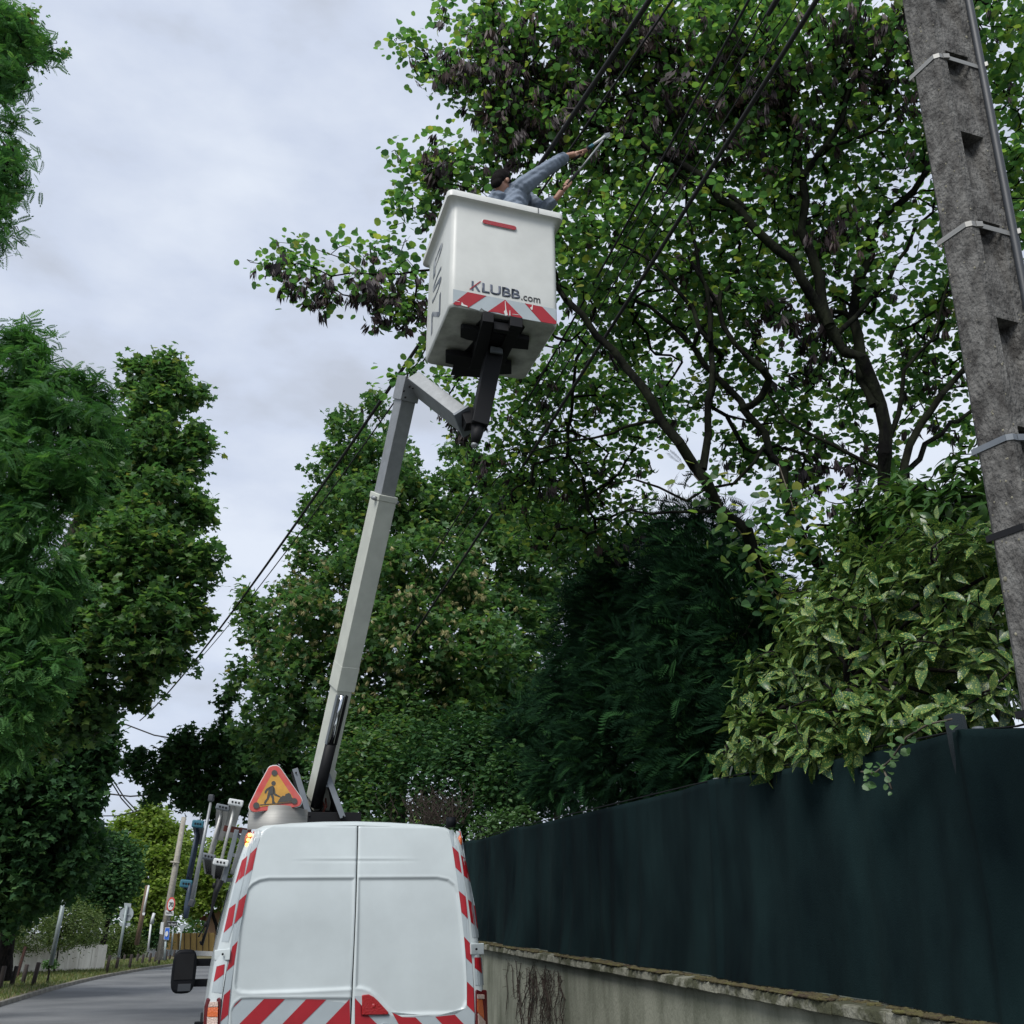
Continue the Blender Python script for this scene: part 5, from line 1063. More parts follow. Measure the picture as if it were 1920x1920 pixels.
# carrier frame under the basket floor
fr = MB()
def uz(px, py, z=-.03):
    d = BF.I.to_3x3() @ ray(px, py); o = BF.I @ Vector((0, 0, EYE)); t = (z - o.z) / d.z; return o + d * t
def c5(l): return [(680 + x / 4.8, 560 + y / 4.8) for x, y in l]
def uplate(pl, z, th):
    q = [BK2V @ uz(a, b, z) for a, b in c5(pl)]; fr.prism(q, BK2V.to_3x3() @ Vector((0, 0, th)))
uplate([(1090, 178), (1420, 225), (1460, 265), (1270, 560), (1130, 720), (790, 690), (820, 600), (990, 400), (1020, 240)], -.02, .018)
uplate([(880, 275), (900, 262), (1500, 372), (1490, 462), (1340, 448), (940, 372), (880, 350)], -.075, .05)
uplate([(745, 505), (830, 505), (1340, 600), (1340, 680), (1150, 690), (830, 600), (745, 580)], -.09, .06)
uplate([(1080, 200), (1180, 215), (1090, 640), (960, 640)], -.12, .1)
uplate([(1330, 240), (1440, 260), (1270, 600), (1180, 600)], -.12, .1)
uplate([(1180, 270), (1360, 300), (1340, 330), (1175, 300)], -.13, .08)
fr.obj('carrier_frame', M_['black'], bas, bevel=.004)
MB().box(tuple(BK2V @ uz(*c5([(1205, 465)])[0], -.14)), (.11, .02, .06)).obj('inspection_label', M_['greymetal'], bas)
# web address along the left face of the boom
lf = -sx_; X3 = (VI.to_3x3() @ BD); o3 = onb(1262) + lf * (.0945) + fz * .03; Z3 = VI.to_3x3() @ (fz * -1)
place_text('web_lettering', 'www.klubb.com', W2V(o3), X3, Z3, M_['red'], van, (onb(1130) - onb(1262)).length, .075, bold=.01)

M_['ladder'] = mat('ladder_aluminium', (.52, .52, .50), .45, metal=.2, noise=.15, nscale=14)
# ------------------------------------------------------------------ ladders and pole slung on the left flank
def ladder(name, label, A0, B0_, ln, sw, sd, mm, cap, nr, group):
    A0, B0_ = Vector(A0), Vector(B0_); root = thing(name, label, 'ladder', tuple(B0_), group=group); I = Matrix.Translation(-B0_)
    dr = (AV + Vector((0, 0, .03))).normalized(); acr = (A0 - B0_).normalized(); nrm = dr.cross(acr).normalized()
    for E0 in (A0, B0_):
        q0, q1 = I @ E0, I @ (E0 + dr * ln)
        st = MB().beam(q0, q1, sw, sd, acr).obj('stile', mm, root, bevel=.008)
        cp = MB().beam(q0 - dr * .02, q0 + dr * .03, sw + .012, sd + .014, acr).obj('end_cap', cap, root, bevel=.012, seg=3)
        for k_ in (-1, 0, 1): 
            c_ = q0 - dr * .021 + nrm * k_ * sw * .24; MB().tube([c_, c_ - dr * .003], .009, k=8).obj('hole', M_['black'], cp)
    for i in range(nr):
        d_ = .10 + i * .27; MB().tube([I @ (A0 + dr * d_), I @ (B0_ + dr * d_)], .014, k=8).obj('rung', mm, root, smooth=True)
    for i in range(int(ln / .17)):
        d_ = .10 + i * .17; c_ = I @ (B0_ + dr * d_) - acr * (sd / 2 + .001); MB().beam(c_ - nrm * sw * .3, c_ + nrm * sw * .3, .032, .006, acr).obj('rib', M_['black'], root)
    return root
gl = 'ladders slung on the van flank'
ladder('folding_ladder', 'aluminium ladder slung closest to the van, its white capped ends with three holes', P(442, 1505, 8.6), P(414, 1617, 8.6), 4.2, .115, .04, M_['ladder'], M_['signwht'], 8, gl)
ladder('folding_ladder', 'aluminium ladder with black hollow ends, second from the van flank', P(418, 1514, 8.75), P(391, 1606, 8.75), 4.2, .11, .035, M_['ladder'], M_['greymetal'], 8, gl)
ladder('glassfibre_ladder', 'dark ladder with blue plastic end caps, outermost on the van flank', P(371, 1545, 8.9), P(349, 1657, 8.9), 2.6, .09, .05, M_['fiber'], M_['teal'], 5, gl)
pr = thing('telescopic_pole', 'thin pale pole with grey end caps standing across the slung ladders', 'pole', tuple(P(358, 1700, 8.5))); I = Matrix.Translation(-pr.location)
MB().tube([I @ P(396, 1500, 8.5), I @ P(360, 1690, 8.5)], [.011, .02], k=10).obj('shaft', M_['alu'], pr, smooth=True)
for a_, b_ in (((397, 1490), (395, 1503)), ((362, 1686), (357, 1700))): MB().beam(I @ P(*a_, 8.5), I @ P(*b_, 8.5), .045, .045).obj('end_cap', M_['pipe'], pr, bevel=.008)
st = thing('dark_strap', 'dark strap hanging below the outermost ladder', 'strap', tuple(P(350, 1700, 8.9))); I = Matrix.Translation(-st.location)
MB().tube([I @ P(x, y, 8.9) for x, y in ((357, 1655), (354, 1675), (351, 1700), (348, 1722))], [.012, .022, .028, .02], k=8).obj('webbing', M_['fiber'], st, smooth=True)
st = thing('hanging_cable', 'thin black cable with knots hanging below the ladders beside the van', 'cable', tuple(P(395, 1700, 8.4))); I = Matrix.Translation(-st.location)
MB().tube([I @ P(x, y, 8.4) for x, y in ((414, 1650), (404, 1675), (397, 1705), (390, 1735), (378, 1772), (375, 1765))], [.03, .022, .010, .009, .014, .008], k=7).obj('cable', M_['black'], st, smooth=True)
MB().tube([I @ P(x, y, 8.45) for x, y in ((412, 1655), (402, 1690), (388, 1730), (372, 1757))], .006, k=6).obj('cable', M_['black'], st, smooth=True)
for x, y in ((386, 1733), (402, 1660), (408, 1652)): MB().ell(I @ P(x, y, 8.4), (.016, .016, .022), nu=8, nv=6).obj('knot', M_['black'], st, smooth=True)
# carrying arms of the ladder rack belong to the van
for (x0, y0), (x1, y1) in (((440, 1560), (470, 1590)), ((428, 1600), (462, 1612)), ((418, 1650), (448, 1650))):
    vbeam('rack_arm', P(x0, y0, 9.0), P(x1, y1, 9.0), .03, .03, (0, 0, 1), M_['greymetal'], bevel=.004)
vbeam('rack_rail', P(444, 1556, 8.7), P(419, 1655, 8.7), .04, .09, AV, M_['greymetal']); vbeam('rack_rail', P(460, 1556, 8.9), P(436, 1640, 8.9), .05, .03, AV, M_['alu'])
vbeam('rack_crossbar', P(420, 1553, 8.95), P(470, 1560, 8.95), .035, .05, (0, 0, 1), M_['hose'])
# ------------------------------------------------------------------ the worker in the basket
def remesh(mb, name, m, parent, vox, smooth_it=6, extra_mats=None):
    me = mb.mesh('tmp', m); bm = bmesh.new(); bm.from_mesh(me); bmesh.ops.recalc_face_normals(bm, faces=bm.faces); bm.to_mesh(me); bm.free()
    o = bpy.data.objects.new('tmp', me); COL.objects.link(o)
    r_ = o.modifiers.new('r', 'REMESH'); r_.mode = 'VOXEL'; r_.voxel_size = vox; s_ = o.modifiers.new('s', 'SMOOTH'); s_.factor = .5; s_.iterations = smooth_it
    bpy.context.view_layer.update(); me2 = bpy.data.meshes.new_from_object(o.evaluated_get(bpy.context.evaluated_depsgraph_get()))
    bpy.data.objects.remove(o); me2.name = name; me2.materials.clear(); me2.materials.append(m)
    me2.polygons.foreach_set('use_smooth', [True] * len(me2.polygons)); me2.polygons.foreach_set('material_index', [0] * len(me2.polygons))
    if parent: me2.transform(Matrix.Translation(-Vector(parent.location)))
    return link(name, me2, parent)
def limb(mb, pts, rad, k=14):
    pts = [Vector(p) for p in pts]
    mb.tube(pts, rad, k=k)
    mb.ell(pts[0], (rad[0],) * 3, nu=k, nv=8); mb.ell(pts[-1], (rad[-1],) * 3, nu=k, nv=8)
YP = 7.12
feet = Vector((P(945, 380, YP).x - .03, 7.28, 6.64))
per = thing('person', 'person in blue-grey sweatshirt reaching up from the lift basket with long-handled loppers', 'person', tuple(feet))
hc = P(941, 344, YP - .02)                       # head centre
neck = hc + Vector((-.01, .03, -.13)); chest = P(958, 385, YP + .05); pelvis = Vector((chest.x - .06, 7.27, 7.55))
shR = P(981, 349, YP - .02); elR = P(1024, 318, YP - .02); wrR = P(1064, 292, YP + .0); hdR = P(1086, 285, YP + .02)
shL = P(972, 362, YP + .30); elL = P(1018, 392, YP + .20); wrL = P(1043, 372, YP + .06); hdL = P(1060, 352, YP + .02)
# loppers first, so the hands can close on them
lp = thing('loppers', 'long-handled loppers with teal joint and black grip, held up into the branches', 'loppers', tuple(P(1135, 254, YP)))
LI = Matrix.Translation(-Vector(lp.location))
LH = P(1134, 256, YP + .05); g1a, g1b = P(1076, 300, YP + .02), P(1104, 277, YP + .02); g2a, g2b = P(1054, 357, YP + .02), P(1084, 322, YP + .03)
MB().tube([LI @ g1a, LI @ g1b], .013, k=12).obj('upper_grip', M_['black'], lp, smooth=True)
MB().tube([LI @ g1b, LI @ (g1b + (LH - g1b) * .25)], .016, k=12).obj('joint', M_['teal'], lp, smooth=True)
MB().tube([LI @ (g1b + (LH - g1b) * .2), LI @ LH], .0125, k=12).obj('upper_handle', M_['signwht'], lp, smooth=True)
MB().tube([LI @ g2a, LI @ g2b], [.014, .017], k=12).obj('lower_grip', M_['black'], lp, smooth=True)
MB().tube([LI @ g2b, LI @ (LH + Vector((-.02, 0, -.05)))], .0095, k=12).obj('lower_handle', M_['alu'], lp, smooth=True)
bl = MB(); a_ = LI @ LH; dr = (LH - g1b).normalized(); sd = dr.cross(Vector((0, 1, 0))).normalized()
bl.prism([a_ - sd * .02 - dr * .03, a_ + sd * .02 - dr * .03, a_ + sd * .03 + dr * .04, a_ + sd * .005 + dr * .09, a_ - sd * .01 + dr * .04], (0, .006, 0))
bl.prism([a_ - sd * .03 - dr * .01, a_ - sd * .035 + dr * .04, a_ - sd * .005 + dr * .075, a_ - sd * .015 + dr * .03], (0, .008, 0))
bl.obj('blade', M_['greymetal'], lp)
# body: one continuous surface
b = MB(); Mh = Matrix.Rotation(R(-38), 3, 'Z') @ Matrix.Rotation(R(-22), 3, 'X')      # local +y = the way the face points; turned right and up
def hl(x, y, z): return hc + Mh @ Vector((x, y, z))
b.ell(hl(0, -.012, .025), (.076, .096, .092), Mh, 24, 16); b.ell(hl(0, .025, -.035), (.062, .072, .082), Mh, 24, 16); b.ell(hl(0, .05, -.088), (.032, .035, .03), Mh, 14, 10)
b.ell(hl(0, .098, -.012), (.012, .02, .026), Mh, 12, 8); b.ell(hl(0, .108, -.028), (.015, .015, .012), Mh, 12, 8)
for s in (-1, 1):
    b.ell(hl(s * .078, -.004, -.008), (.010, .022, .034), Mh, 12, 10); b.ell(hl(s * .030, .078, .022), (.018, .016, .010), Mh, 10, 8); b.ell(hl(s * .032, .084, .006), (.013, .012, .010), Mh, 10, 8)
    b.ell(hl(s * .045, .06, -.03), (.022, .024, .02), Mh, 10, 8)
b.ell(hl(0, .091, -.056), (.026, .014, .007), Mh, 12, 8); b.ell(hl(0, .089, -.068), (.022, .014, .008), Mh, 12, 8)
limb(b, [hl(0, -.01, -.05), neck, neck + Vector((0, .02, -.08))], [.058, .056, .062])
def torso(mb, gsc=0.0):
    sp = [pelvis, pelvis + (chest - pelvis) * .35, pelvis + (chest - pelvis) * .75, (shR + shL) / 2 + Vector((-.02, 0, -.03))]
    rad = [(.17, .12), (.155, .115), (.185, .125), (.15, .10)]; ax = (shR - shL); yaw = math.atan2(ax.y, ax.x)
    vs = []
    for (c_, (rx, ry)) in zip(sp, rad):
        for j in range(20): t = 2 * math.pi * j / 20; vs.append(Vector(c_) + Matrix.Rotation(yaw, 3, 'Z') @ Vector(((rx + gsc) * math.cos(t), (ry + gsc) * math.sin(t), 0)))
    mb.add(vs, [(i * 20 + j, i * 20 + (j + 1) % 20, (i + 1) * 20 + (j + 1) % 20, (i + 1) * 20 + j) for i in range(3) for j in range(20)] + [tuple(range(19, -1, -1)), tuple(60 + j for j in range(20))])
torso(b)
def arm(mb, sh, el, wr, g=0.0, stop=1.0):
    e2 = el + (wr - el) * stop
    limb(mb, [sh, (sh + el) / 2, el], [.062 + g, .052 + g, .043 + g]); limb(mb, [el, el + (e2 - el) * .35, e2], [.043 + g, .041 + g, (.043 - .015 * stop) + g])
arm(b, shR, elR, wrR); arm(b, shL, elL, wrL)
for s in (-1, 1):
    hip = pelvis + Vector((s * .09, 0, -.05)); kn_ = Vector((hip.x, hip.y + .02, 7.12)); ft = Vector((hip.x, hip.y + .02, 6.72))
    limb(b, [hip, kn_, ft], [.085, .058, .042]); b.ell(ft + Vector((0, -.0, -.03)), (.045, .10, .04), nu=12, nv=8)
def hand(mb, wr, hd, gd, back, th_side):
    """palm from wrist to the grip, four fingers wrapped round the handle (direction gd), thumb on the far side"""
    ax = (hd - wr).normalized(); gd = gd.normalized(); out_ = ax.cross(gd).normalized() * back
    p0 = wr; p1 = hd - ax * .012
    # palm as flattened solid
    M3 = Matrix((gd, out_, gd.cross(out_))).transposed()
    mb.tube([wr, wr + (hd - wr) * .5], [.028, .033], k=12); mb.ell(wr + (hd - wr) * .72 + out_ * .008, (.043, .020, .040), M3, 14, 10)
    for i in range(4):
        o_ = gd * (-.034 + .023 * i); Lf = (.030, .034, .033, .027)[i]; rf = .0092 - .0006 * abs(i - 1)
        base = hd - ax * .010 + o_ + out_ * .022; k1 = hd + ax * (.016 + Lf * .12) + o_ * 1.05 + out_ * .024; k2 = hd + ax * (.028 + Lf * .1) + o_ * 1.08 - out_ * .004; tip = hd + ax * .012 + o_ * 1.06 - out_ * .024
        limb(mb, [base, k1], [rf * 1.08, rf], 8); limb(mb, [k1, k2], [rf, rf * .94], 8); limb(mb, [k2, tip], [rf * .94, rf * .85], 8)
    tb_ = wr + (hd - wr) * .55 + gd * .030 * th_side - out_ * .006; t1 = hd - ax * .012 + gd * .046 * th_side - out_ * .024; t2 = hd + ax * .008 + gd * .050 * th_side - out_ * .020
    limb(mb, [tb_, t1], [.014, .011], 8); limb(mb, [t1, t2], [.011, .0095], 8)
hand(b, wrR, (g1a + g1b) / 2 + (g1b - g1a) * .02, g1b - g1a, -1, 1); hand(b, wrL, g2a + (g2b - g2a) * .28, g2b - g2a, -1, 1)
remesh(b, 'body', M_['skin'], per, .0055, 4)
# sweatshirt: wraps torso and arms to the cuffs
s_ = MB(); torso(s_, .018); arm(s_, shR, elR, wrR, .026, .80); arm(s_, shL, elL, wrL, .022, .72)
for q, w in ((shR, .083), (shL, .083)): s_.ell(q + Vector((-.03, 0, -.02)), (w, w, w))
limb(s_, [shR, (shR + shL) / 2 + Vector((-.02, 0, .012)), shL], [.07, .078, .07]); s_.ell(chest + Vector((-.01, .02, .05)), (.17, .13, .17)); s_.ell(P(934, 376, YP + .05), (.10, .11, .12)); s_.ell(P(950, 362, YP + .06), (.115, .10, .085))
s_.ell(neck + Vector((-.02, .0, -.035)), (.10, .10, .055)); s_.ell(neck + Vector((-.055, .01, -.075)), (.10, .09, .075))
ev = elR + (wrR - elR) * .78; s_.tube([ev, ev + (wrR - elR).normalized() * .04], [.054, .046], k=14)
ev = elL + (wrL - elL) * .70; s_.tube([ev, ev + (wrL - elL).normalized() * .04], [.049, .042], k=14)
sw = remesh(s_, 'sweatshirt', M_['sweater'], per, .008, 5)
co = np.zeros(len(sw.data.vertices) * 3); sw.data.vertices.foreach_get('co', co); co = co.reshape(-1, 3)
no = np.zeros(len(co) * 3); sw.data.vertices.foreach_get('normal', no); no = no.reshape(-1, 3)
f_ = .0035 * np.sin(co[:, 0] * 45 + 6 * np.sin(co[:, 2] * 17)) * np.sin(co[:, 2] * 31 + co[:, 0] * 25) + .004 * np.sin(co[:, 2] * 70 - co[:, 0] * 60 + 2 * np.sin(co[:, 1] * 30))
sw.data.vertices.foreach_set('co', (co + no * f_[:, None]).ravel()); sw.data.update()
t_ = MB()
for s in (-1, 1):
    hip = pelvis + Vector((s * .09, 0, -.03)); kn_ = Vector((hip.x, hip.y + .02, 7.12)); ft = Vector((hip.x, hip.y + .02, 6.78)); limb(t_, [hip, kn_, ft], [.11, .08, .07])
t_.ell(pelvis, (.185, .135, .12)); remesh(t_, 'trousers', M_['trousers'], per, .014, 4)
bt = MB()
for s in (-1, 1): bt.ell(Vector((pelvis.x + s * .09, pelvis.y - .02, 6.68)), (.055, .14, .06)); bt.tube([Vector((pelvis.x + s * .09, pelvis.y + .02, 6.68)), Vector((pelvis.x + s * .09, pelvis.y + .02, 6.84))], .06)
remesh(bt, 'boots', M_['black'], per, .012, 3)
h_ = MB(); h_.ell(hl(0, -.022, .036), (.082, .098, .092), Mh, 24, 16); h_.ell(hl(0, -.06, -.02), (.073, .058, .080), Mh, 20, 14); h_.ell(hl(0, -.055, -.075), (.062, .042, .06), Mh, 16, 12); h_.ell(hl(-.03, .0, .0), (.052, .06, .07), Mh, 16, 12); h_.ell(hl(0, .03, .078), (.06, .055, .035), Mh, 16, 10)
for s in (-1, 1): h_.ell(hl(s * .068, .018, .022), (.014, .022, .038), Mh, 12, 8)
hr = remesh(h_, 'hair', M_['hair'], per, .006, 3)
co = np.zeros(len(hr.data.vertices) * 3); hr.data.vertices.foreach_get('co', co); co = co.reshape(-1, 3); co += RNG.normal(0, .0012, co.shape); hr.data.vertices.foreach_set('co', co.ravel())
# ------------------------------------------------------------------ concrete pole
def xfit(pts, Y):
    q = [P(x, y, Y) for x, y in pts]; k = np.polyfit([p.z for p in q], [p.x for p in q], 1); return lambda z: float(k[0] * z + k[1])
YL, YR_, YE = 3.54, 3.40, 3.475
xl = xfit([(1690, 0), (1702, 140), (1757, 440), (1795, 720), (1822, 850), (1918, 1355)], YL); xr = xfit([(1752, 95), (1820, 415), (1890, 815)], YR_); xe = xfit([(1833, 130), (1890, 430)], YE)
ZT = 8.2
pole = thing('concrete_pole', 'grey weathered concrete pole with stepped recesses leaning along the right edge', 'pole', (xr(0), YR_, 0))
PI_ = Matrix.Translation(-Vector(pole.location))
mb = MB(); mb.mi = 0
zs = list(np.linspace(-.2, ZT, 60))
def C(z, i):
    L = Vector((xl(z), YL, z)); Rr = Vector((xr(z), YR_, z)); E_ = Vector((xe(z), YE, z)); B_ = L + E_ - Rr
    return [L, Rr, E_, B_][i]
V = []; ch = .014
for z in zs:
    L, Rr, E_, B_ = (C(z, i) for i in range(4)); u = (L - Rr).normalized(); w = (E_ - Rr).normalized()
    V += [L + w * .03, L - u * .03, Rr + u * ch, Rr + w * ch]
n = len(zs); mb.add([PI_ @ v for v in V], [(4 * i + j, 4 * i + 4 + j, 4 * i + 5 + j, 4 * i + 1 + j) for i in range(n - 1) for j in range(3)])
V = []
for z in zs:
    L, Rr, E_, B_ = (C(z, i) for i in range(4)); V += [E_, B_, L + (E_ - Rr).normalized() * .03]
mb.add([PI_ @ v for v in V], [(3 * i + j, 3 * i + 3 + j, 3 * i + 4 + j, 3 * i + 1 + j) for i in range(n - 1) for j in range(2)])
# right face: border strips, pocket wedges
pz_ = sorted([P(1805, 120, YR_ + .1).z + 0, P(1812, 262, YR_ + .1).z, P(1850, 437, YR_ + .1).z, P(1905, 615, YR_ + .1).z]); gap_ = float(np.mean(np.diff(pz_)))
tops = [pz_[0] + gap_ * i for i in range(-9, 8)]; tops = [t for t in tops if .2 < t < ZT + gap_]
def face(z, s, dp=0.0):
    L, Rr, E_, B_ = (C(z, i) for i in range(4)); w = (E_ - Rr); inn = (L - Rr).normalized(); b0 = Rr + w.normalized() * ch
    return PI_ @ (b0 + (E_ - b0) * s + inn * dp)
s0, s1 = .20, .80
for za, zb in zip(zs[:-1], zs[1:]):
    mb.add([face(za, 0), face(zb, 0), face(zb, s0), face(za, s0)], [(0, 1, 2, 3)]); mb.add([face(za, s1), face(zb, s1), face(zb, 1), face(za, 1)], [(0, 1, 2, 3)])
prev = tops[0] - gap_
for t in tops:
    zb, zt = prev + .05, t; dd = .08; n_ = 8
    mb.add([face(prev, s0), face(prev, s1), face(zb, s1), face(zb, s0)], [(0, 1, 2, 3)])
    for i in range(n_):
        a_, c_ = i / n_, (i + 1) / n_; za, zc3 = zb + (zt - zb) * a_, zb + (zt - zb) * c_; da, dc = dd * a_ ** 1.5, dd * c_ ** 1.5; e_ = .06
        mb.add([face(za, s0 + e_ * a_, da), face(za, s1 - e_ * a_, da), face(zc3, s1 - e_ * c_, dc), face(zc3, s0 + e_ * c_, dc)], [(0, 1, 2, 3)])
        mb.add([face(za, s0, 0), face(za, s0 + e_ * a_, da), face(zc3, s0 + e_ * c_, dc), face(zc3, s0, 0)], [(0, 1, 2, 3)])
        mb.add([face(za, s1, 0), face(za, s1 - e_ * a_, da), face(zc3, s1 - e_ * c_, dc), face(zc3, s1, 0)], [(0, 1, 2, 3)])
    mb.add([face(zt, s0, 0), face(zt, s1, 0), face(zt, s1 - .06, dd), face(zt, s0 + .06, dd)], [(0, 1, 2, 3)])
    prev = t
shaft = mb.obj('shaft', M_['concrete'], pole, fix=True)
mb = MB()
for _ in range(260):                      # lichen blotches standing proud on the surface
    z = r.uniform(2, 7.5); fc = r.random()
    if fc < .5: s = r.choice([r.uniform(0, .18), r.uniform(.84, 1)]); p = face(z, s); nn = Vector((.6, -1, 0)).normalized()
    else: p = PI_ @ (C(z, 1) + (C(z, 0) - C(z, 1)) * r.uniform(.05, .95)); nn = Vector((-.9, -1, 0)).normalized()
    k_ = r.uniform(.002, .0055) * (1 if r.random() < .9 else 1.8); mb.ell(p, (k_, k_ * .5, k_ * 1.3), Matrix.Rotation(R(30 if fc < .5 else -40), 3, 'Z'), 7, 4)
stuff(mb.obj('lichen', mat('lichen', (.26, .245, .18), .95, noise=.4), pole, smooth=True, fix=False))
pp = [PI_ @ (Vector((xe(z) + .018, YE - .005, z))) for z in np.linspace(0, ZT, 30)]
MB().tube(pp, .019, k=12).obj('cable_duct', M_['pipe'], pole, smooth=True)
for k_, (py, mm) in enumerate(((103, 'inox'), (418, 'inox'), (818, 'greymetal'), (985, 'black'), (1325, 'black'))):
    z = P(1750 + py * .17, py, YR_).z; L, Rr, E_, B_ = (C(z, i) for i in range(4)); o_ = (Rr - (L + E_) / 2).normalized() * .004; u = (L - Rr).normalized(); w = (E_ - Rr).normalized()
    path = [L - w * -.03 - u * -.004 + Vector((-.004, 0, 0)), L + u * .004 - w * .003, Rr + u * ch - w * .004, Rr + w * ch - u * .004, E_ - u * .005 + w * .0, Vector((E_.x + .040, YE - .026, z)), Vector((E_.x + .044, YE + .01, z))]
    m_ = MB(); h_ = .027
    for i in range(len(path) - 1):
        a_, c_ = PI_ @ path[i], PI_ @ path[i + 1]; m_.beam(a_, c_, .003, h_, (0, 0, 1))
    bd = m_.obj('strap_band', M_[mm], pole)
    if k_ < 3: MB().box(tuple(PI_ @ (Rr + w * .05 - u * .008)), (.03, .012, .028)).obj('buckle', M_[mm], bd)
# ------------------------------------------------------------------ overhead wires
def wire(label, pts, rad, az, b0, ext=0, mm='rubber', group='overhead cables along the road'):
    """cable in the vertical plane of azimuth az at lateral distance b0, seen through the given pixels; smoothed to a hanging curve"""
    bv = Vector((math.cos(az), math.sin(az), 0)); av = Vector((-math.sin(az), math.cos(az), 0)); A = []; Z = []
    for x, y in pts:
        d = ray(x, y); t = b0 / d.dot(bv); A.append(t * d.dot(av)); Z.append(EYE + t * d.z)
    k_ = np.polyfit(A, Z, 2 if len(pts) > 2 else 1); a0, a1 = min(A) - 1.5, max(A) + ext
    q = [av * a + bv * b0 + Vector((0, 0, float(np.polyval(k_, a)))) for a in np.linspace(a0, a1, 60)]
    root = thing('overhead_cable', label, 'cable', tuple(q[0]), group=group); I = Matrix.Translation(-q[0])
    MB().tube([I @ p for p in q], rad, k=8).obj('cable', M_[mm], root, smooth=True); return root, q
wa, qa = wire('thick black cable passing behind the worker and running down left of the boom', [(1210, 0), (1010, 310), (765, 690), (350, 1255), (262, 1352)], .025, R(25), 3.35)
wire('second thinner cable just right of the thick one that passes behind the worker', [(1264, 0), (1085, 250), (1000, 380), (775, 705), (356, 1256)], .012, R(25), 3.75)
for lab, pts, rad, b0 in (('black cable left of the middle bundle, passing right of the basket', [(1407, 0), (1310, 160), (1230, 330), (1130, 500), (1000, 730), (800, 1060)], .013, 3.42),
                          ('very thin wire running alongside the middle bundle of cables', [(1430, 0), (1330, 170), (1240, 330), (1150, 490), (1010, 730), (700, 1235)], .006, 3.40),
                          ('cable with a thick black sleeve at the top of the photo', [(1456, 0), (1310, 240), (1200, 450), (1060, 690), (860, 1010)], .008, 3.45),
                          ('thin wire between the sleeved cable and the rightmost cable', [(1505, 0), (1400, 150), (1300, 320), (1180, 520), (1000, 810)], .006, 3.48),
                          ('rightmost and heaviest of the cables running beside the concrete pole', [(1532, 0), (1400, 205), (1290, 390), (1180, 560), (1050, 765), (720, 1270)], .021, 3.5)):
    rt, q = wire(lab, pts, rad, AZ, b0)
    if 'sleeve' in lab:
        q0 = Bp(1462, -10, b0); q1 = Bp(1440, 28, b0); MB().tube([q0 - rt.location, q1 - rt.location], [.028, .02], k=10).obj('sleeve', M_['rubber'], rt, smooth=True)
wl = lambda lab, a_, b_, rad: (lambda root: MB().tube([Vector(p) - root.location for p in (a_, (Vector(a_) + Vector(b_)) / 2 - Vector((0, 0, .12)), b_)], rad, k=6).obj('wire', M_['rubber'], root, smooth=True))(thing('far_wire', lab, 'wire', tuple(a_), group='far wires over the bend'))
wl('far wire slanting across the sky just under the sycamore', P(235, 1358, 40), P(345, 1388, 40), .03)
wl('short level far wire under the leafy boughs at the bend', P(190, 1487, 45), P(300, 1489, 45), .035)
wl('steep far wire, left one of a pair above the bend', P(205, 1460, 45), P(250, 1522, 50), .03)
wl('steep far wire, right one of a pair above the bend', P(209, 1458, 45), P(256, 1520, 50), .03)
wl('lowest far wire above the yellow green tree', P(180, 1530, 50), P(262, 1520, 52), .03)

# ------------------------------------------------------------------ far roadside on the left
def gz(p): return terr(p.dot(AV)) + .12
lw = thing('low_concrete_wall', 'pale streaked concrete retaining wall under the hedge on the left', 'wall', tuple(P(90, 1790, 52)))
I = Matrix.Translation(-Vector(lw.location)); M_['pale'] = mat('pale_wall', (.75, .73, .64), .9, col2=(.45, .42, .35), nscale=1.1, stretch=(1.5, 1.5, .25), lo=.3, hi=.6, bump=.3)
mb = MB(); n = 12
for i in range(n):
    t0, t1 = i / n, (i + 1) / n; 
    f_ = lambda t: (-70 + 268 * t, 45 + 13 * t)
    (x0, Y0), (x1, Y1) = f_(t0), f_(t1); T0, T1 = P(x0, 1773 - 2 * t0, Y0), P(x1 - .6, 1773 - 2 * t1, Y1)
    bx0 = Vector((T0.x, T0.y, gz(T0) - .3)); bx1 = Vector((T1.x, T1.y, gz(T1) - .3)); mm_ = MB(); mm_.prism([I @ T0, I @ T1, I @ bx1, I @ bx0], (0, .35, 0)); mm_.obj('wall_panel', M_['pale'], lw)
pq = P(48, 1775, 46.5); MB().beam(I @ pq, I @ Vector((pq.x - .15, pq.y, gz(pq) - .1)), .1, .1).obj('rusty_post', mat('rust', (.05, .02, .014), .9, noise=.4), lw)
bush('clipped_hedge', 'rounded clipped hedge on top of the pale concrete wall', [blob(*q) for q in [(120, 1740, 52, 42), (60, 1745, 50, 40), (0, 1745, 48, 50), (160, 1740, 54, 34), (130, 1715, 53, 34), (90, 1712, 52, 30), (172, 1725, 56, 22), (180, 1750, 57, 18)]], 15000, 'oval', (.08, .14), LM['hedge'], 91, shell=.5)
bush('trailing_hedge', 'low drooping hedge behind the bollards at the bend', [blob(*q) for q in [(240, 1760, 80, 24), (215, 1758, 79, 24), (258, 1776, 80, 16), (205, 1780, 78, 14), (236, 1783, 80, 14)]], 6000, 'oval', (.12, .2), LM['hedge'], 92)
bush('far_hedge', 'dark hedge behind the thin white post at the bend', [blob(*q) for q in [(275, 1755, 84, 22), (292, 1740, 84, 20), (300, 1765, 84, 16), (262, 1735, 84, 20)]], 4500, 'oval', (.14, .24), LM['maple_dark'], 93)
bush('weed_clump', 'small green weed clump at the foot of the bare galvanised post', [blob(*q) for q in [(95, 1806, 43, 7), (102, 1808, 43, 6), (86, 1807, 43, 6)]], 260, 'oval', (.08, .16), LM['vine'], 94, natt=20)
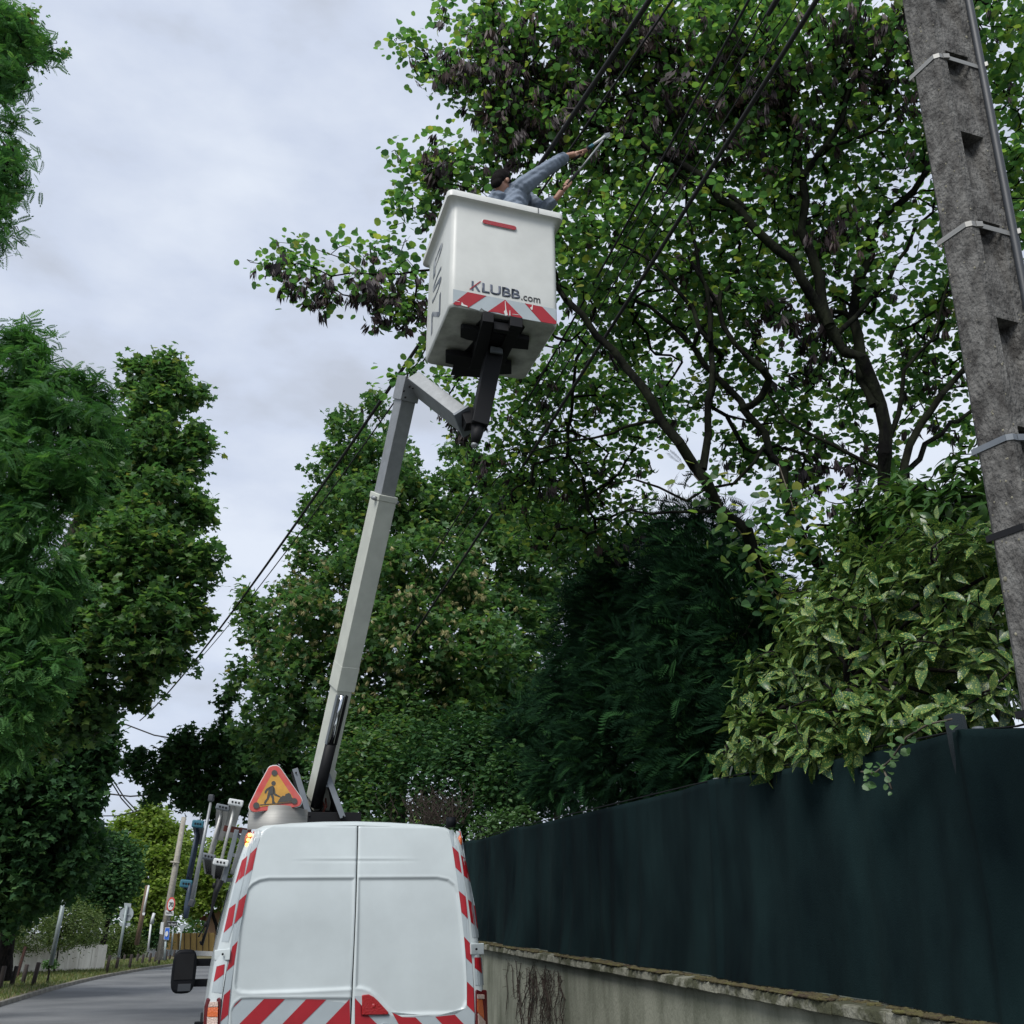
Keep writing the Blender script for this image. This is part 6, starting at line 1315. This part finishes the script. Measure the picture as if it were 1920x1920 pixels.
# bollards
def on_ground(px, py):
    p = ground(px, py); return Vector((p.x, p.y, terr(p.dot(AV)) + .15))
bm_ = MB(); bm_.tube([(0, 0, -.3), (0, 0, .74), (0, 0, .76)], [.085, .08, .06], k=12); bmesh0 = bm_.mesh('bollard', M_['bollard'], True)
M_['rail'] = M_['bollard']
for i, (x, yb3, yt) in enumerate([(3, 1855, 1811), (24, 1853, 1811), (45, 1848, 1808), (66, 1845, 1804), (202, 1822, 1791), (219, 1819, 1790), (232, 1813, 1790), (244, 1817, 1789), (256, 1812, 1788), (267, 1814, 1789), (280, 1811, 1787), (291, 1809, 1785), (299, 1808, 1783), (311, 1806, 1783), (318, 1804, 1782), (326, 1801, 1781)]):
    v = (CY - (yb3 + yt) / 2) / FPX; h_px = yb3 - yt
    zc4 = .76 * FPX * (CP + (-v) * SP) / h_px; d = ray(x, (yb3 + yt) / 2); p = Vector((0, 0, EYE)) + d * zc4
    o = link('bollard', bmesh0); base = Vector((p.x, p.y, P(x, yb3, p.y).z)); o.location = base; o.rotation_euler = (R(r.uniform(-2, 2)), R(3 + r.uniform(-2, 2)), 0)
    side = ['nearest the left edge of the photo', 'second from the left edge, in the near row of four', 'third in the near row of four', 'right-hand end of the near row of four', 'first of the far row, just past the end of the pale wall',
            'second of the far row, at the foot of the round sign pole', 'short one behind the round sign pole', 'fourth of the far row, in front of the drooping hedge', 'fifth of the far row, set slightly back', 'sixth of the far row, at the hedge end',
            'seventh of the far row, where the low white wall begins', 'eighth of the far row, before the white wall', 'at the foot of the tall far concrete pole', 'just right of the tall far concrete pole', 'second last before the van mirror', 'last pale one before the van mirror'][i]
    tag(o, 'dark wooden bollard ' + side, 'bollard', 'wooden bollards along the verge')
# raised soil bank so that the verge reaches the bollards' feet
# poles and signs
def post(parent, px0, py0, px1, py1, Y, rad, m, name='pole', k=10, taper=1.0):
    I = Matrix.Translation(-Vector(parent.location)); a_, c_ = P(px0, py0, Y), P(px1, py1, Y); return MB().tube([I @ a_, I @ c_], [rad, rad * taper], k=k).obj(name, m, parent, smooth=True)
def disc(parent, name, px, py, Y, rw, m, th=.03, n=28, ry=None, dy=0):
    I = Matrix.Translation(-Vector(parent.location)); c_ = P(px, py, Y + dy); pts = [I @ (c_ + Vector((rw * math.cos(6.2832 * i / n), 0, (ry or rw) * math.sin(6.2832 * i / n)))) for i in range(n)]
    return MB().prism(pts, (0, th, 0)).obj(name, m, parent)
def quad(parent, name, pxs, Y, m, th=.03):
    I = Matrix.Translation(-Vector(parent.location)); return MB().prism([I @ P(x, y, Y) for x, y in pxs], (0, th, 0)).obj(name, m, parent)
def ptext(parent, s, x0, x1, yb4, yt4, Y, m, bold=.01):
    I = Matrix.Translation(-Vector(parent.location)); a_, b_ = P(x0, yb4, Y), P(x1, yb4, Y); c_ = P(x0, yt4, Y)
    return place_text('lettering', s, I @ a_, Vector((1, 0, 0)), Vector((0, 0, 1)), m, parent, b_.x - a_.x, c_.z - a_.z, bold=bold)
M_['galv'] = mat('galvanised_post', (.26, .31, .31), .55, metal=.3, noise=.2)
t_ = thing('bare_post', 'bare galvanised post leaning in front of the pale concrete wall', 'post', tuple(P(95, 1808, 42))); post(t_, 95, 1810, 123, 1673, 42, .09, M_['galv'], taper=.9)
t_ = thing('round_road_sign', 'back of a round grey road sign on a tall galvanised pole', 'sign', tuple(P(222, 1795, 50))); post(t_, 222, 1795, 238, 1698, 50, .065, M_['galv'])
disc(t_, 'sign_plate', 237, 1714, 50, .33, M_['signgrey'], dy=-.09 + .2); quad(t_, 'lower_plate', [(225, 1730), (244, 1730), (244, 1736), (225, 1736)], 50.1, M_['signgrey']); quad(t_, 'upper_plate', [(233, 1693), (246, 1694), (245, 1702), (233, 1701)], 50.1, M_['signgrey']); post(t_, 230, 1715, 244, 1715, 50.05, .02, M_['galv'], 'bracket')
t_ = thing('wooden_post', 'brown wooden pole with a white pipe up its side at the bend', 'pole', tuple(P(257, 1760, 56))); post(t_, 256, 1772, 277, 1660, 56, .13, M_['wood'], taper=.85); post(t_, 268, 1714, 279, 1660, 55.8, .05, M_['signwht'], 'conduit'); quad(t_, 'box', [(267, 1711), (272, 1711), (271, 1716), (267, 1716)], 55.7, M_['signwht'])
t_ = thing('white_post', 'thin white post with a small bent top beside the far hedge', 'post', tuple(P(277, 1778, 58))); post(t_, 277, 1785, 283, 1732, 58, .05, M_['signwht']); post(t_, 283, 1732, 289, 1712, 58, .075, M_['signwht'], 'head'); quad(t_, 'plate', [(285, 1722), (289, 1722), (288, 1732), (284, 1732)], 58.1, M_['signgrey'])
t_ = thing('far_utility_pole', 'tall pale concrete pole at the bend carrying the speed limit sign', 'pole', tuple(P(300, 1795, 52))); post(t_, 299, 1800, 345, 1532, 52, .21, M_['farconcrete'], 'shaft', k=4, taper=.6); post(t_, 320, 1616, 336, 1618, 51.8, .05, M_['farconcrete'], 'crossarm')
t_ = thing('speed_limit_sign', 'round red-rimmed speed limit 70 sign with a RAPPEL plate on the far pole', 'sign', tuple(P(320, 1704, 51)))
disc(t_, 'red_ring', 320.5, 1696, 51, .20, M_['signred'], ry=.34); disc(t_, 'white_disc', 320.5, 1696, 50.985, .145, M_['signwht'], ry=.25, th=.02); ptext(t_, '70', 316.5, 324.5, 1700.5, 1691.5, 50.97, M_['signblk'], .03)
quad(t_, 'plate', [(310.5, 1706.5), (325.5, 1708), (325, 1717), (310, 1716)], 51, M_['signwht']); ptext(t_, 'RAPPEL', 311.5, 324, 1714, 1709.5, 50.98, M_['letter'], .01); post(t_, 319, 1690, 318, 1720, 51.1, .04, M_['galv'], 'bracket')
t_ = thing('blank_board', 'blank white upright board fixed left of the far pole', 'board', tuple(P(303, 1740, 51.5))); quad(t_, 'panel', [(302, 1729), (307, 1729), (305, 1752), (299, 1751)], 51.5, M_['signwht'])
t_ = thing('blue_bus_sign', 'blue rectangular sign with a white mark beside the far pole', 'sign', tuple(P(311, 1762, 51))); quad(t_, 'panel', [(309.5, 1739), (318.5, 1739), (316.5, 1763), (307, 1762)], 51, M_['signwht']); quad(t_, 'blue_face', [(310.2, 1740), (317.8, 1740), (316, 1762), (307.8, 1761)], 50.98, M_['signblue']); disc(t_, 'symbol', 312.3, 1751, 50.95, .07, M_['signwht'], ry=.12, th=.02); post(t_, 311, 1762, 308, 1800, 51.1, .05, M_['galv'])
t_ = thing('street_name_sign', 'dark street name sign on two posts right of the far pole', 'sign', tuple(P(322, 1790, 51.3))); quad(t_, 'panel', [(314, 1728), (332, 1729), (331, 1737), (314, 1735.5)], 51.3, M_['letter']); ptext(t_, 'Le Bissen', 316, 330, 1735, 1730.5, 51.27, M_['signwht'], .01); quad(t_, 'top_edge', [(314, 1727), (332, 1728), (332, 1729), (314, 1728.2)], 51.28, M_['signgrey']); post(t_, 320, 1790, 325.5, 1736, 51.4, .04, M_['galv'])
t_ = thing('give_way_sign', 'back of a triangular give way sign in front of the yellow fence', 'sign', tuple(P(336, 1780, 60))); quad(t_, 'plate', [(335, 1735), (348.5, 1734), (340.5, 1749)], 70, M_['signgrey']); post(t_, 336, 1788, 341, 1740, 70.05, .045, M_['galv'])
t_ = thing('white_low_wall', 'low white wall behind the far bollards at the bend', 'wall', tuple(P(330, 1800, 88))); quad(t_, 'wall_body', [(278, 1779), (400, 1784), (400, 1804), (278, 1804)], 88, mat('white_wall', (.55, .56, .56), .9, noise=.15), th=.25)
M_['yfence'] = mat('yellow_fence_panel', (.50, .33, .11), .8, noise=.2, nscale=1)
t_ = thing('panel_fence', 'yellow ochre panel fence standing above the low white wall', 'fence', tuple(P(350, 1790, 91)))
for i in range(8):
    x0 = 311 + i * 11.5; quad(t_, 'fence_panel', [(x0, 1750 - i * .15), (x0 + 11, 1750 - i * .15), (x0 + 11, 1789), (x0, 1789)], 91, M_['yfence'], .05); quad(t_, 'post', [(x0 + 11, 1749), (x0 + 11.6, 1749), (x0 + 11.6, 1789), (x0 + 11, 1789)], 90.9, M_['bollard'], .12)
t_ = thing('house', 'salmon rendered house with a red tiled roof half hidden behind the van', 'house', tuple(P(390, 1790, 75))); I = Matrix.Translation(-Vector(t_.location))
M_['salmon'] = mat('salmon_render', (.55, .33, .22), .9, noise=.1); M_['tile'] = mat('red_roof', (.22, .07, .045), .85, noise=.3)
c_ = P(377, 1800, 100); W_, D_, H_ = 11.0, 8.0, P(377, 1716, 100).z; bx_ = MB(); bx_.box((c_.x + W_ / 2, c_.y + D_ / 2, H_ / 2), (W_, D_, H_)); bx_.v = [tuple(I @ Vector(v)) for v in bx_.v]; bx_.obj('wall', M_['salmon'], t_)
rf = MB(); rf.prism([I @ Vector((c_.x - .5, c_.y - .4, H_ - .25)), I @ Vector((c_.x + W_ / 2, c_.y - .4, H_ + 3.0)), I @ Vector((c_.x + W_ + .5, c_.y - .4, H_ - .25)), I @ Vector((c_.x + W_ + .5, c_.y - .4, H_ - .45)), I @ Vector((c_.x + W_ / 2, c_.y - .4, H_ + 2.7)), I @ Vector((c_.x - .5, c_.y - .4, H_ - .45))], (0, D_ + .8, 0)); rf.obj('roof', M_['tile'], t_)
gb = MB(); gb.prism([I @ Vector((c_.x, c_.y, H_ - .01)), I @ Vector((c_.x + W_ / 2, c_.y, H_ + 2.7)), I @ Vector((c_.x + W_, c_.y, H_ - .01))], (0, .2, 0)); gb.obj('gable', M_['salmon'], t_)
wd_ = MB(); wd_.box(tuple(I @ Vector((c_.x + 3, c_.y - .03, H_ * .6))), (1.1, .06, 1.3)); wd_.obj('window', M_['glass'], t_)
# far wood closing the view
dw = [blob(*q) for q in [(-60, 1640, 110, 160), (140, 1720, 120, 60), (240, 1730, 125, 45), (330, 1730, 128, 45), (420, 1700, 125, 70), (520, 1680, 95, 90), (640, 1650, 85, 110), (780, 1640, 75, 120)]]
p_, d_, k_ = sample(dw, 26000, rg, .3); n = len(p_)
o = leaves('distant_wood', 'oval', p_, rdirs(n, rg), np.array([0, 0, 1.]) + rg.normal(0, .7, (n, 3)), rg.uniform(.45, .8, n), rg.uniform(0, .999, n), LM['maple'], None); tag(o, 'distant green wood closing the view beyond the bend', 'wood')
